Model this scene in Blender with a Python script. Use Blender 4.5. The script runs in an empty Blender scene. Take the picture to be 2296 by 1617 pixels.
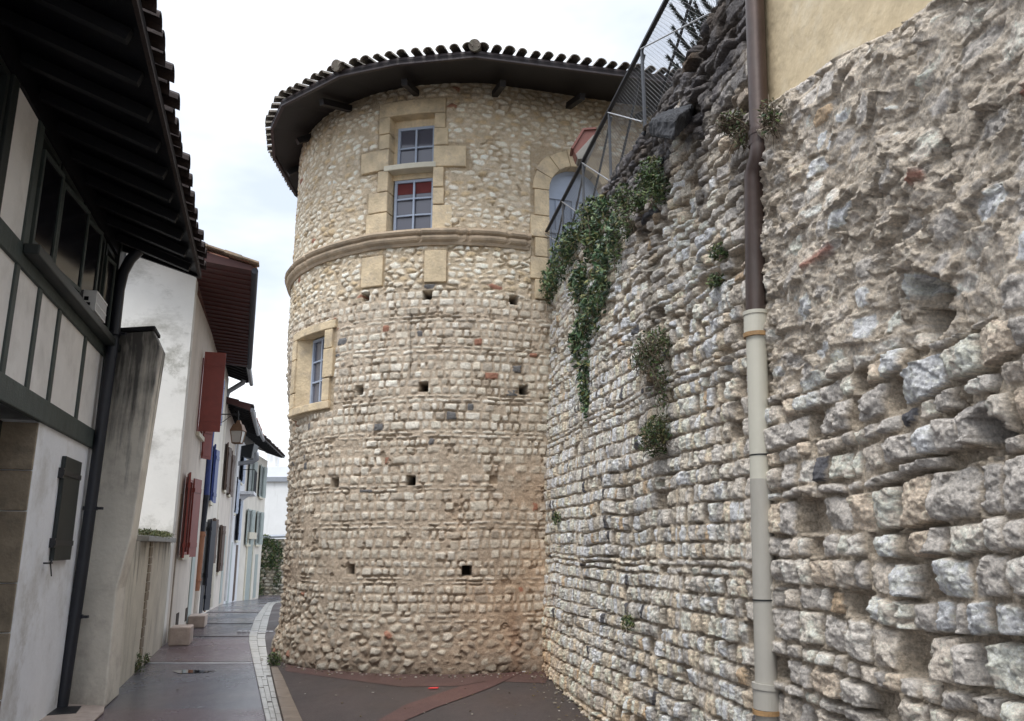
import bpy, math, random
import numpy as np
from mathutils import Vector, Matrix
random.seed(5)
sc = bpy.context.scene
# ------------------------------------------------------------------ camera, sky, light
F = 1800.0; PITCH = math.atan(417.5/1800); CP, SP = math.cos(PITCH), math.sin(PITCH); CZ = 1.65
cam = bpy.data.cameras.new('camera'); co = bpy.data.objects.new('camera', cam); sc.collection.objects.link(co)
co.location = (0, 0, CZ); co.rotation_euler = (math.pi/2 + PITCH, 0, 0)
cam.sensor_width = 36; cam.lens = 36*F/2296; cam.clip_end = 2000; cam.clip_start = .05
sc.camera = co
SUN_EL, SUN_AZ = math.radians(60), math.radians(201)      # azimuth clockwise from +Y
w = bpy.data.worlds.new('World'); sc.world = w; w.use_nodes = True
nt = w.node_tree; nt.nodes.clear()
N = nt.nodes.new; L = nt.links.new
out = N('ShaderNodeOutputWorld'); bg = N('ShaderNodeBackground'); sky = N('ShaderNodeTexSky')
sky.sky_type = 'NISHITA'; sky.sun_disc = False; sky.sun_elevation = SUN_EL; sky.sun_rotation = SUN_AZ
bg.inputs['Strength'].default_value = 0.15
tc = N('ShaderNodeTexCoord'); mp = N('ShaderNodeMapping'); mp.inputs['Scale'].default_value = (1.2, 1.2, 3.2)
cn = N('ShaderNodeTexNoise'); cn.inputs['Scale'].default_value = 1.6; cn.inputs['Detail'].default_value = 5; cn.inputs['Roughness'].default_value = .55
cr = N('ShaderNodeValToRGB'); cr.color_ramp.elements[0].position = .40; cr.color_ramp.elements[0].color = (3.35, 3.68, 4.25, 1)
cr.color_ramp.elements[1].position = .66; cr.color_ramp.elements[1].color = (5.7, 5.75, 5.85, 1)
mx = N('ShaderNodeMix'); mx.data_type = 'RGBA'; mx.inputs[0].default_value = .88
L(tc.outputs['Generated'], mp.inputs[0]); L(mp.outputs[0], cn.inputs[0]); L(cn.outputs[0], cr.inputs[0])
sx = N('ShaderNodeSeparateXYZ'); L(tc.outputs['Generated'], sx.inputs[0])
zr = N('ShaderNodeMapRange'); zr.interpolation_type = 'SMOOTHSTEP'; zr.inputs[1].default_value = .60; zr.inputs[2].default_value = .95; zr.inputs[3].default_value = 1.0; zr.inputs[4].default_value = 3.4
L(sx.outputs[2], zr.inputs[0]); sv = N('ShaderNodeVectorMath'); sv.operation = 'SCALE'; L(cr.outputs[0], sv.inputs[0]); L(zr.outputs[0], sv.inputs['Scale'])
L(sky.outputs[0], mx.inputs[6]); L(sv.outputs[0], mx.inputs[7]); L(mx.outputs[2], bg.inputs[0]); L(bg.outputs[0], out.inputs[0])
sl = bpy.data.lights.new('sun', 'SUN'); sl.energy = 1.1; sl.angle = math.radians(24); sl.color = (1, .96, .9)
so = bpy.data.objects.new('sun', sl); sc.collection.objects.link(so)
sd = Vector((math.sin(SUN_AZ)*math.cos(SUN_EL), math.cos(SUN_AZ)*math.cos(SUN_EL), math.sin(SUN_EL)))
so.rotation_euler = sd.to_track_quat('Z', 'Y').to_euler(); so.location = (0, -5, 20)
sc.view_settings.view_transform = 'Standard'; sc.view_settings.look = 'None'; sc.view_settings.gamma = 1
sc.view_settings.exposure = 0.80
sc.cycles.max_bounces = 6; sc.cycles.diffuse_bounces = 4

# ------------------------------------------------------------------ measuring helpers (photo pixel -> point on a world surface)
def ray(u, v):
    a = (u-1148)/F; b = (808.5-v)/F
    return np.array([a, CP-b*SP, SP+b*CP])
C0 = np.array([0, 0, CZ])
def G(y):                                     # ground height along the street
    return float(np.interp(y, [0, 20, 28, 40, 60], [0, 0, -.25, -.8, -.9]))
def ground(u, v):
    r = ray(u, v); z = 0
    for _ in range(30):
        t = (z-CZ)/r[2]; z = .5*z+.5*G(r[1]*t)
    return np.array([r[0]*t, r[1]*t, z])
def at_y(u, v, y):
    r = ray(u, v); return C0 + r*(y/r[1])
def at_z(u, v, z):
    r = ray(u, v); return C0 + r*((z-CZ)/r[2])

# ------------------------------------------------------------------ object helpers
COL = sc.collection
def tag(o, label=None, cat=None, group=None, kind=None):
    if label: o['label'] = label
    if cat: o['category'] = cat
    if group: o['group'] = group
    if kind: o['kind'] = kind
    return o
def empty(name, loc, label, cat, group=None):
    o = bpy.data.objects.new(name, None); COL.objects.link(o); o.location = tuple(loc); o.empty_display_size = .2
    return tag(o, label, cat, group)
def root_loc(o):
    l = Vector(o.location)
    return l
def link(me, name, parent=None):
    o = bpy.data.objects.new(name, me); COL.objects.link(o)
    if parent:
        o.parent = parent
        t = parent; tot = Vector((0, 0, 0))
        while t: tot += Vector(t.location) + (t.matrix_parent_inverse.translation if t.parent else Vector((0, 0, 0))); t = t.parent
        o.matrix_parent_inverse = Matrix.Translation(-tot)
    return o
class MB:
    def __init__(s): s.v = []; s.f = []; s.c = []
    def add(s, vs, fs, col=None):
        b = len(s.v); s.v += [tuple(map(float, p)) for p in vs]; s.f += [tuple(b+i for i in f) for f in fs]
        if col is not None: s.c += [col]*len(vs)
        return s
    def box(s, c, ax, ay, az, col=None):          # centre and three half-axis vectors
        c, ax, ay, az = map(np.array, (c, ax, ay, az)); P = []
        for k in (-1, 1):
            for j in (-1, 1):
                for i in (-1, 1): P.append(c+i*ax+j*ay+k*az)
        fs = [(0, 2, 3, 1), (4, 5, 7, 6), (0, 1, 5, 4), (2, 6, 7, 3), (0, 4, 6, 2), (1, 3, 7, 5)]
        if np.dot(np.cross(ax, ay), az) < 0: fs = [f[::-1] for f in fs]
        return s.add(P, fs, col)
    def tube(s, pts, r, seg=10, cap=True, col=None):
        pts = [np.array(p, float) for p in pts]; n = len(pts); rs = r if hasattr(r, '__len__') else [r]*n
        V = []; ref = None
        for i, p in enumerate(pts):
            t = pts[min(i+1, n-1)]-pts[max(i-1, 0)]; t = t/np.linalg.norm(t)
            if ref is None: ref = np.array([0, 0, 1.]) if abs(t[2]) < .9 else np.array([1., 0, 0])
            a = np.cross(t, ref); a /= np.linalg.norm(a); b = np.cross(a, t); ref = b if abs(np.dot(b, t)) < .5 else ref
            for k in range(seg):
                an = 2*math.pi*k/seg; V.append(p+rs[i]*(math.cos(an)*a+math.sin(an)*b))
        fs = [(i*seg+k, i*seg+(k+1) % seg, (i+1)*seg+(k+1) % seg, (i+1)*seg+k) for i in range(n-1) for k in range(seg)]
        if cap:
            V += V[:seg]+V[(n-1)*seg:n*seg]
            fs += [tuple(n*seg+k for k in range(seg))[::-1], tuple((n+1)*seg+k for k in range(seg))]
        return s.add(V, fs, col)
    def prism(s, poly, vec, col=None):            # 3D polygon extruded by vec
        poly = [np.array(p, float) for p in poly]; vec = np.array(vec, float); n = len(poly)
        nn = np.zeros(3)
        for i in range(n): nn += np.cross(poly[i]-poly[0], poly[(i+1) % n]-poly[0])
        V = poly+[p+vec for p in poly]
        fs = [tuple(range(n))[::-1], tuple(range(n, 2*n))]+[(i, (i+1) % n, n+(i+1) % n, n+i) for i in range(n)]
        if np.dot(nn, vec) < 0: fs = [f[::-1] for f in fs]
        return s.add(V, fs, col)
    def build(s, name, m, parent=None, smooth=False, bevel=0):
        me = bpy.data.meshes.new(name); me.from_pydata(s.v, [], s.f); me.materials.append(m)
        if s.c and len(s.c) == len(s.v):
            a = me.color_attributes.new('Col', 'FLOAT_COLOR', 'POINT'); arr = np.ones((len(s.v), 4), np.float32); arr[:, :3] = s.c
            a.data.foreach_set('color', arr.ravel())
        if smooth:
            me.polygons.foreach_set('use_smooth', [len(f) == 4 for f in s.f])
        o = link(me, name, parent)
        if bevel:
            b = o.modifiers.new('bevel', 'BEVEL'); b.width = bevel; b.segments = 2; b.limit_method = 'ANGLE'
        return o

# ------------------------------------------------------------------ materials
def new_mat(name):
    m = bpy.data.materials.new(name); m.use_nodes = True; t = m.node_tree; p = t.nodes['Principled BSDF']; return m, t, p
def mat(name, c, rough=.7, var=.15, scale=3., bump=.15, bscale=40., metal=0, dirt=None, dirt_amt=.5, dscale=2., dstretch=(1, 1, 1), spec=.5):
    m, t, p = new_mat(name); N = t.nodes.new; L = t.links.new
    tc = N('ShaderNodeTexCoord'); n1 = N('ShaderNodeTexNoise'); n1.inputs['Scale'].default_value = scale; n1.inputs['Detail'].default_value = 8
    n1.inputs['Roughness'].default_value = .65
    L(tc.outputs['Object'], n1.inputs[0])
    r = N('ShaderNodeValToRGB'); e = r.color_ramp.elements; e[0].position = .3; e[1].position = .7
    e[0].color = tuple(x*(1-var) for x in c)+(1,); e[1].color = tuple(min(1, x*(1+var)) for x in c)+(1,)
    L(n1.outputs[0], r.inputs[0]); last = r.outputs[0]
    if dirt:
        mp = N('ShaderNodeMapping'); mp.inputs['Scale'].default_value = dstretch; L(tc.outputs['Object'], mp.inputs[0])
        n2 = N('ShaderNodeTexNoise'); n2.inputs['Scale'].default_value = dscale; n2.inputs['Detail'].default_value = 10; n2.inputs['Roughness'].default_value = .7
        L(mp.outputs[0], n2.inputs[0])
        r2 = N('ShaderNodeValToRGB'); r2.color_ramp.elements[0].position = .5; r2.color_ramp.elements[1].position = .72
        r2.color_ramp.elements[1].color = (dirt_amt,)*3+(1,)
        L(n2.outputs[0], r2.inputs[0])
        mx = N('ShaderNodeMix'); mx.data_type = 'RGBA'; L(r2.outputs[0], mx.inputs[0]); L(last, mx.inputs[6]); mx.inputs[7].default_value = dirt+(1,)
        last = mx.outputs[2]
    L(last, p.inputs['Base Color']); p.inputs['Roughness'].default_value = rough; p.inputs['Metallic'].default_value = metal
    p.inputs['Specular IOR Level'].default_value = spec
    if bump:
        n3 = N('ShaderNodeTexNoise'); n3.inputs['Scale'].default_value = bscale; n3.inputs['Detail'].default_value = 6
        L(tc.outputs['Object'], n3.inputs[0]); b = N('ShaderNodeBump'); b.inputs['Strength'].default_value = bump; b.inputs['Distance'].default_value = .02
        L(n3.outputs[0], b.inputs['Height']); L(b.outputs[0], p.inputs['Normal'])
    return m
def col_mat(name, rough=.92, b1=.5, s1=55., fine=.3, dist=.012, spec=.25):
    """colour comes from the mesh (one colour per stone), grain and small fractures from noise"""
    m, t, p = new_mat(name); N = t.nodes.new; L = t.links.new
    at = N('ShaderNodeAttribute'); at.attribute_name = 'Col'; tc = N('ShaderNodeTexCoord')
    n1 = N('ShaderNodeTexNoise'); n1.inputs['Scale'].default_value = 62; n1.inputs['Detail'].default_value = 9; n1.inputs['Roughness'].default_value = .72
    L(tc.outputs['Object'], n1.inputs[0])
    mr = N('ShaderNodeMapRange'); mr.inputs[1].default_value = .3; mr.inputs[2].default_value = .7; mr.inputs[3].default_value = 1-fine; mr.inputs[4].default_value = 1+fine
    L(n1.outputs[0], mr.inputs[0])
    mu = N('ShaderNodeVectorMath'); mu.operation = 'SCALE'; L(at.outputs['Color'], mu.inputs[0]); L(mr.outputs[0], mu.inputs['Scale'])
    L(mu.outputs[0], p.inputs['Base Color']); p.inputs['Roughness'].default_value = rough; p.inputs['Specular IOR Level'].default_value = spec
    n2 = N('ShaderNodeTexNoise'); n2.inputs['Scale'].default_value = s1; n2.inputs['Detail'].default_value = 12; n2.inputs['Roughness'].default_value = .78
    L(tc.outputs['Object'], n2.inputs[0])
    wv = N('ShaderNodeVectorMath'); wv.operation = 'MULTIPLY_ADD'; L(n1.outputs['Color'], wv.inputs[0]); wv.inputs[1].default_value = (.03, .03, .03); L(tc.outputs['Object'], wv.inputs[2])
    vo = N('ShaderNodeTexVoronoi'); vo.inputs['Scale'].default_value = s1*.62; vo.feature = 'F1'; L(wv.outputs[0], vo.inputs[0])
    v2 = N('ShaderNodeTexVoronoi'); v2.inputs['Scale'].default_value = s1*1.9; v2.feature = 'F1'; L(wv.outputs[0], v2.inputs[0])
    ad = N('ShaderNodeMath'); ad.operation = 'MULTIPLY_ADD'; L(vo.outputs['Distance'], ad.inputs[0]); ad.inputs[1].default_value = -.45; L(n2.outputs[0], ad.inputs[2])
    a2 = N('ShaderNodeMath'); a2.operation = 'MULTIPLY_ADD'; L(v2.outputs['Distance'], a2.inputs[0]); a2.inputs[1].default_value = -.22; L(ad.outputs[0], a2.inputs[2])
    b = N('ShaderNodeBump'); b.inputs['Strength'].default_value = b1; b.inputs['Distance'].default_value = dist
    L(a2.outputs[0], b.inputs['Height']); L(b.outputs[0], p.inputs['Normal'])
    # darker pits
    pr = N('ShaderNodeMapRange'); pr.inputs[1].default_value = .30; pr.inputs[2].default_value = .46; pr.inputs[3].default_value = .68; pr.inputs[4].default_value = 1.0; L(n2.outputs[0], pr.inputs[0])
    m2 = N('ShaderNodeVectorMath'); m2.operation = 'SCALE'; L(mu.outputs[0], m2.inputs[0]); L(pr.outputs[0], m2.inputs['Scale']); L(m2.outputs[0], p.inputs['Base Color'])
    return m
def leaf_mat(name, rough=.5):
    m, t, p = new_mat(name); at = t.nodes.new('ShaderNodeAttribute'); at.attribute_name = 'Col'
    t.links.new(at.outputs['Color'], p.inputs['Base Color']); p.inputs['Roughness'].default_value = rough; p.inputs['Specular IOR Level'].default_value = .3
    return m
def glass_mat(name, c=(.03, .035, .045), rough=.08, sp=.9):
    m, t, p = new_mat(name); p.inputs['Base Color'].default_value = c+(1,); p.inputs['Roughness'].default_value = rough
    p.inputs['Specular IOR Level'].default_value = sp
    return m
def wet_mat(name, c1, c2, rlo=.22, rhi=.62, rscale=.9, stretch=(1, .5, 1), speck=.25):
    m, t, p = new_mat(name); N = t.nodes.new; L = t.links.new
    tc = N('ShaderNodeTexCoord'); mp = N('ShaderNodeMapping'); mp.inputs['Scale'].default_value = stretch; L(tc.outputs['Object'], mp.inputs[0])
    n1 = N('ShaderNodeTexNoise'); n1.inputs['Scale'].default_value = .8; n1.inputs['Detail'].default_value = 7; L(mp.outputs[0], n1.inputs[0])
    r = N('ShaderNodeValToRGB'); r.color_ramp.elements[0].position = .38; r.color_ramp.elements[1].position = .62
    r.color_ramp.elements[0].color = c1+(1,); r.color_ramp.elements[1].color = c2+(1,); L(n1.outputs[0], r.inputs[0])
    v = N('ShaderNodeTexVoronoi'); v.inputs['Scale'].default_value = 95; L(tc.outputs['Object'], v.inputs[0])
    sx = N('ShaderNodeSeparateXYZ'); L(v.outputs['Color'], sx.inputs[0])
    mr = N('ShaderNodeMapRange'); mr.inputs[3].default_value = 1-speck; mr.inputs[4].default_value = 1+speck*1.6; L(sx.outputs[0], mr.inputs[0])
    mu = N('ShaderNodeVectorMath'); mu.operation = 'SCALE'; L(r.outputs[0], mu.inputs[0]); L(mr.outputs[0], mu.inputs['Scale']); L(mu.outputs[0], p.inputs['Base Color'])
    n2 = N('ShaderNodeTexNoise'); n2.inputs['Scale'].default_value = rscale; n2.inputs['Detail'].default_value = 8; n2.inputs['Roughness'].default_value = .6; L(mp.outputs[0], n2.inputs[0])
    m2 = N('ShaderNodeMapRange'); m2.inputs[1].default_value = .35; m2.inputs[2].default_value = .65; m2.inputs[3].default_value = rlo; m2.inputs[4].default_value = rhi
    L(n2.outputs[0], m2.inputs[0]); L(m2.outputs[0], p.inputs['Roughness'])
    b = N('ShaderNodeBump'); b.inputs['Strength'].default_value = .35; b.inputs['Distance'].default_value = .004; L(v.outputs['Distance'], b.inputs['Height']); L(b.outputs[0], p.inputs['Normal'])
    return m
M = dict(
    stone=col_mat('old_limestone', b1=.95, s1=42., fine=.46, dist=.026),
    towerstone=col_mat('tower_stone', b1=.8, s1=24., fine=.28, dist=.026),
    dressed=mat('dressed_yellow_stone', (.63, .51, .34), .9, .26, 3.5, .6, 26, dirt=(.36, .30, .235), dirt_amt=.85, dscale=4.5),
    pale_stone=mat('pale_sill_stone', (.62, .58, .47), .85, .12, 5, .15, 60),
    mould=mat('string_course_stone', (.42, .33, .235), .92, .25, 4, .35, 40, dirt=(.22, .19, .15), dirt_amt=.8, dscale=3),
    frame_blue=mat('grey_blue_paint', (.36, .42, .53), .45, .08, 5, .03, 90),
    glass=glass_mat('window_glass', (.10, .10, .125), .07),
    dglass=glass_mat('dark_window_glass', (.008, .008, .011), .12, .3),
    curtain=mat('red_curtain', (.13, .022, .02), .8, .2, 9, .1, 30),
    tile=mat('weathered_dark_tile', (.15, .128, .105), .9, .45, 9, .4, 30, dirt=(.19, .19, .14), dirt_amt=.8, dscale=8),
    tile_red=mat('old_red_tile', (.20, .085, .055), .9, .4, 7, .3, 30, dirt=(.24, .22, .17), dirt_amt=.8, dscale=5),
    tile_pale=mat('lichened_verge_tile', (.33, .25, .18), .9, .4, 7, .3, 30, dirt=(.30, .31, .27), dirt_amt=.9, dscale=6),
    red_paint2=mat('soffit_batten_paint', (.075, .018, .015), .6, .2, 6),
    tile_dark=mat('dark_brown_tile', (.022, .013, .011), .9, .4, 7, .3, 30),
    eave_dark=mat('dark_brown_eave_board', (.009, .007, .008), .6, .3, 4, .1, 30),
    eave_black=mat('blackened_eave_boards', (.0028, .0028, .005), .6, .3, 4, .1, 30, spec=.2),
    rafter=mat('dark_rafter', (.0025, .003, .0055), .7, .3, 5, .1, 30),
    gutter_brown=mat('brown_gutter', (.030, .018, .018), .4, .2, 5, .02, 30),
    red_board=mat('dark_red_boards', (.05, .012, .010), .6, .2, 5, .1, 30),
    red_paint=mat('oxblood_paint', (.22, .04, .028), .5, .15, 5, .08, 40),
    blue_paint=mat('navy_blue_paint', (.022, .045, .19), .45, .15, 5, .05, 40),
    black_paint=mat('blue_black_paint', (.008, .011, .022), .5, .2, 5, .05, 40),
    brown_paint=mat('brown_shutter_paint', (.10, .065, .05), .6, .2, 6, .05, 40),
    grey_paint=mat('grey_green_paint', (.38, .43, .41), .6, .1, 6, .05, 40),
    green_beam=mat('dark_green_beam', (.042, .056, .052), .65, .25, 6, .25, 60, dirt=(.12, .13, .125), dirt_amt=.35, dscale=9, dstretch=(1, 1, .3)),
    dark_green=mat('very_dark_green_paint', (.014, .019, .018), .55, .2, 6, .1, 60),
    panel=mat('off_white_infill', (.78, .76, .735), .9, .05, 3, .1, 25, dirt=(.36, .34, .31), dirt_amt=.35, dscale=2),
    limewash=mat('limewashed_wall', (.80, .815, .84), .9, .06, 2, .2, 14, dirt=(.42, .40, .36), dirt_amt=.6, dscale=1.6),
    jamb=mat('worn_jamb_stone', (.27, .22, .16), .9, .3, 4, .4, 25, dirt=(.12, .10, .08), dirt_amt=.7, dscale=3),
    render_grey=mat('stained_render', (.44, .40, .33), .92, .14, 1.6, .25, 20, dirt=(.13, .125, .125), dirt_amt=.85, dscale=1.5, dstretch=(1.4, 1.4, .22)),
    render_low=mat('low_wall_render', (.60, .56, .47), .92, .12, 2, .25, 20, dirt=(.24, .22, .18), dirt_amt=.7, dscale=1.6, dstretch=(2, 2, .4)),
    render_white=mat('mouldy_white_render', (.80, .79, .75), .92, .05, 1.5, .2, 18, dirt=(.22, .21, .17), dirt_amt=.8, dscale=.75, dstretch=(1, 1, 1.6)),
    render_beige=mat('beige_render', (.64, .58, .51), .92, .08, 2, .15, 18, dirt=(.33, .29, .25), dirt_amt=.5, dscale=1.2, dstretch=(1, 1, .3)),
    render_cream=mat('cream_render', (.70, .66, .58), .92, .08, 2, .15, 18, dirt=(.38, .35, .3), dirt_amt=.5, dscale=1.2, dstretch=(1, 1, .3)),
    render_ltwhite=mat('white_render', (.70, .71, .72), .9, .05, 2, .1, 18),
    far_white=mat('far_streaked_wall', (.72, .73, .73), .9, .05, 1, .05, 10, dirt=(.30, .28, .25), dirt_amt=.75, dscale=.9, dstretch=(1.5, 1.5, .16)),
    plaster=mat('ochre_plaster', (.60, .485, .31), .92, .2, 2.2, .9, 7, dirt=(.62, .58, .48), dirt_amt=.9, dscale=1.1),
    pipe_black=mat('black_iron_pipe', (.013, .015, .022), .45, .2, 6, .05, 30),
    pipe_brown=mat('brown_copper_pipe', (.066, .043, .036), .42, .25, 4, .05, 25, metal=.3, dirt=(.11, .1, .09), dirt_amt=.5, dscale=2, dstretch=(3, 3, .3)),
    pipe_cream=mat('cream_plastic_pipe', (.52, .50, .42), .45, .04, 3, .03, 30, dirt=(.40, .38, .31), dirt_amt=.6, dscale=1.5, dstretch=(2, 2, .5)),
    pipe_grey=mat('grey_weathered_pipe', (.39, .37, .325), .5, .05, 3, .03, 30, dirt=(.3, .28, .24), dirt_amt=.6, dscale=2, dstretch=(2, 2, .5)),
    rust=mat('rusty_clamp', (.33, .20, .09), .7, .35, 14, .2, 60),
    strap=mat('black_strap', (.02, .02, .02), .5),
    zinc=mat('zinc_grey', (.30, .32, .35), .4, .1, 4, .02, 20, metal=.4),
    terracotta=mat('terracotta_pipe', (.33, .15, .08), .7, .2, 5, .1, 30),
    steel=mat('painted_grey_steel', (.085, .092, .105), .45, .1, 6, .03, 40, metal=.2),
    steel_light=mat('galvanised_strut', (.30, .31, .32), .45, .1, 6, .03, 40, metal=.4),
    black_iron=mat('black_iron', (.012, .012, .015), .5, .1, 6, .03, 40),
    wire=mat('wire_mesh', (.13, .13, .13), .5, .1, 6, 0, 40, metal=.4),
    redbox=mat('faded_red_metal', (.16, .05, .036), .55, .15, 8, .05, 30),
    greymetal=mat('dull_grey_metal', (.20, .19, .17), .5, .2, 8, .05, 30),
    darkstone=mat('blackened_stone', (.026, .027, .031), .95, .5, 6, .6, 18, dirt=(.02, .02, .022), dirt_amt=.8, dscale=3),
    block=mat('kerb_block_stone', (.42, .34, .29), .9, .2, 6, .3, 30),
    leaf=leaf_mat('leaves'), bark=mat('twigs', (.10, .075, .05), .9, .3, 8, .2, 30),
    asphalt=wet_mat('wet_asphalt_lane', (.085, .090, .108), (.118, .100, .110), .10, .38),
    asphalt_red=wet_mat('wet_reddish_asphalt', (.105, .078, .088), (.13, .10, .11), .10, .38),
    asphalt_dark=wet_mat('dark_damp_asphalt', (.040, .032, .030), (.056, .041, .038), .45, .85),
    patch_red=wet_mat('red_brown_patch', (.074, .036, .031), (.094, .046, .039), .45, .85),
    patch_warm=wet_mat('maroon_asphalt', (.066, .036, .031), (.088, .046, .040), .42, .85),
    paver=mat('wet_paver', (.40, .385, .355), .28, .25, 5, .2, 30, dirt=(.14, .13, .11), dirt_amt=.6, dscale=6),
    paver_line=mat('pale_line_stone', (.50, .50, .52), .35, .15, 6, .1, 40),
    kerbstone=mat('brown_kerb_stone', (.19, .145, .11), .38, .25, 5, .2, 30),
    puddle=glass_mat('puddle_water', (.02, .02, .022), .02),
    soil=mat('earth', (.08, .065, .045), .95, .3, 4, .3, 20),
    white_plastic=mat('white_plastic', (.62, .62, .62), .5, .04, 5, 0, 30),
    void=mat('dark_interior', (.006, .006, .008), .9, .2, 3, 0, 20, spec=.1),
    lampglass=mat('frosted_lamp_glass', (.55, .55, .52), .25, .06, 8, 0, 20),
    lampcopper=mat('aged_copper', (.20, .12, .07), .5, .25, 8, .05, 20, metal=.4),
    litter_red=mat('red_scrap', (.7, .05, .05), .5, .1), litter_white=mat('white_scrap', (.75, .75, .75), .5, .05),
    carton=mat('black_tarpaulin', (.008, .012, .016), .45, .3, 4, .1, 20),
    void2=mat('hole_shade_earth', (.05, .035, .025), .95, .3, 4, .2, 20),
)

def streaks(m, ztop, zbot, col, thr=.45, sx=7., amt=.95):
    """run-off stains: vertical streaks starting at the wall head and thinning out downwards"""
    t = m.node_tree; p = t.nodes['Principled BSDF']; N = t.nodes.new; L = t.links.new
    src = p.inputs['Base Color'].links[0].from_socket
    tc = N('ShaderNodeTexCoord'); mp = N('ShaderNodeMapping'); mp.inputs['Scale'].default_value = (sx, sx, .45); L(tc.outputs['Object'], mp.inputs[0])
    n = N('ShaderNodeTexNoise'); n.inputs['Scale'].default_value = 1; n.inputs['Detail'].default_value = 6; n.inputs['Roughness'].default_value = .65; L(mp.outputs[0], n.inputs[0])
    n2 = N('ShaderNodeTexNoise'); n2.inputs['Scale'].default_value = 5; n2.inputs['Detail'].default_value = 8; L(tc.outputs['Object'], n2.inputs[0])
    sp = N('ShaderNodeSeparateXYZ'); L(tc.outputs['Object'], sp.inputs[0])
    g = N('ShaderNodeMapRange'); g.inputs[1].default_value = zbot; g.inputs[2].default_value = ztop; g.inputs[3].default_value = -.25; g.inputs[4].default_value = .28; L(sp.outputs[2], g.inputs[0])
    a = N('ShaderNodeMath'); a.operation = 'ADD'; L(n.outputs[0], a.inputs[0]); L(g.outputs[0], a.inputs[1])
    b = N('ShaderNodeMath'); b.operation = 'MULTIPLY_ADD'; L(n2.outputs[0], b.inputs[0]); b.inputs[1].default_value = .25; L(a.outputs[0], b.inputs[2])
    r = N('ShaderNodeMapRange'); r.inputs[1].default_value = thr+.12; r.inputs[2].default_value = thr+.34; r.inputs[4].default_value = amt; L(b.outputs[0], r.inputs[0])
    x = N('ShaderNodeMix'); x.data_type = 'RGBA'; L(r.outputs[0], x.inputs[0]); L(src, x.inputs[6]); x.inputs[7].default_value = col+(1,); L(x.outputs[2], p.inputs['Base Color'])
M['wing'] = mat('streaked_wing_wall_render', (.68, .635, .55), .92, .12, 1.6, .25, 20, dirt=(.26, .21, .19), dirt_amt=.6, dscale=1.8)
streaks(M['wing'], 4.2, 1.2, (.035, .035, .04), .53, 7., .85)
streaks(M['render_low'], 1.75, .6, (.13, .12, .10), .62, 5, .7)
def blotches(m, pts, col, amt=.8):
    """mould patches at given places (centre, radii), broken up by noise"""
    t = m.node_tree; p = t.nodes['Principled BSDF']; N = t.nodes.new; L = t.links.new
    for c, r, a_ in pts:
        src = p.inputs['Base Color'].links[0].from_socket
        tc = N('ShaderNodeTexCoord'); sb = N('ShaderNodeVectorMath'); sb.operation = 'SUBTRACT'; L(tc.outputs['Object'], sb.inputs[0]); sb.inputs[1].default_value = tuple(c)
        dv = N('ShaderNodeVectorMath'); dv.operation = 'DIVIDE'; L(sb.outputs[0], dv.inputs[0]); dv.inputs[1].default_value = r
        ln = N('ShaderNodeVectorMath'); ln.operation = 'LENGTH'; L(dv.outputs[0], ln.inputs[0])
        n = N('ShaderNodeTexNoise'); n.inputs['Scale'].default_value = 3.2; n.inputs['Detail'].default_value = 11; n.inputs['Roughness'].default_value = .74; L(tc.outputs['Object'], n.inputs[0])
        a = N('ShaderNodeMath'); a.operation = 'MULTIPLY_ADD'; L(n.outputs[0], a.inputs[0]); a.inputs[1].default_value = 3.4; a.inputs[2].default_value = -1.25
        b = N('ShaderNodeMath'); b.operation = 'SUBTRACT'; L(a.outputs[0], b.inputs[0]); L(ln.outputs['Value'], b.inputs[1])
        k = N('ShaderNodeMapRange'); k.inputs[1].default_value = -.55; k.inputs[2].default_value = .55; k.inputs[4].default_value = a_*amt; L(b.outputs[0], k.inputs[0])
        x = N('ShaderNodeMix'); x.data_type = 'RGBA'; L(k.outputs[0], x.inputs[0]); L(src, x.inputs[6]); x.inputs[7].default_value = col+(1,); L(x.outputs[2], p.inputs['Base Color'])
blotches(M['render_white'], [(at_y(300, 715, 13.6), (.75, 1., .16), .8), (at_y(360, 790, 13.7), (1.3, 1., .32), 1.), (at_y(330, 800, 13.6), (.5, 1., .2), 1.), (at_y(405, 780, 13.9), (.5, 1., .22), .9), (at_y(420, 860, 13.9), (.45, 1., .30), .9), (at_y(400, 960, 13.9), (.5, 1., .12), .5), (at_y(395, 1030, 13.9), (.35, 1., .10), .4), (at_y(365, 1190, 14), (1.2, 1., .22), .9)], (.20, .19, .14))
blotches(M['limewash'], [((-4.30, 7.5, 1.25), (.28, .28, .40), .8), ((-4.22, 7.2, .35), (.35, .35, .5), .8), ((-4.45, 8.1, 1.38), (.35, .35, .13), .6), ((-4.7, 8.9, .2), (.3, .4, .4), .6)], (.40, .37, .32))
blotches(M['wing'], [((-4.27, 9.62, 3.2), (.13, .13, 1.7), 1.1), ((-4.9, 9.2, .1), (.8, .5, .5), .5)], (.03, .03, .032))
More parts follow.
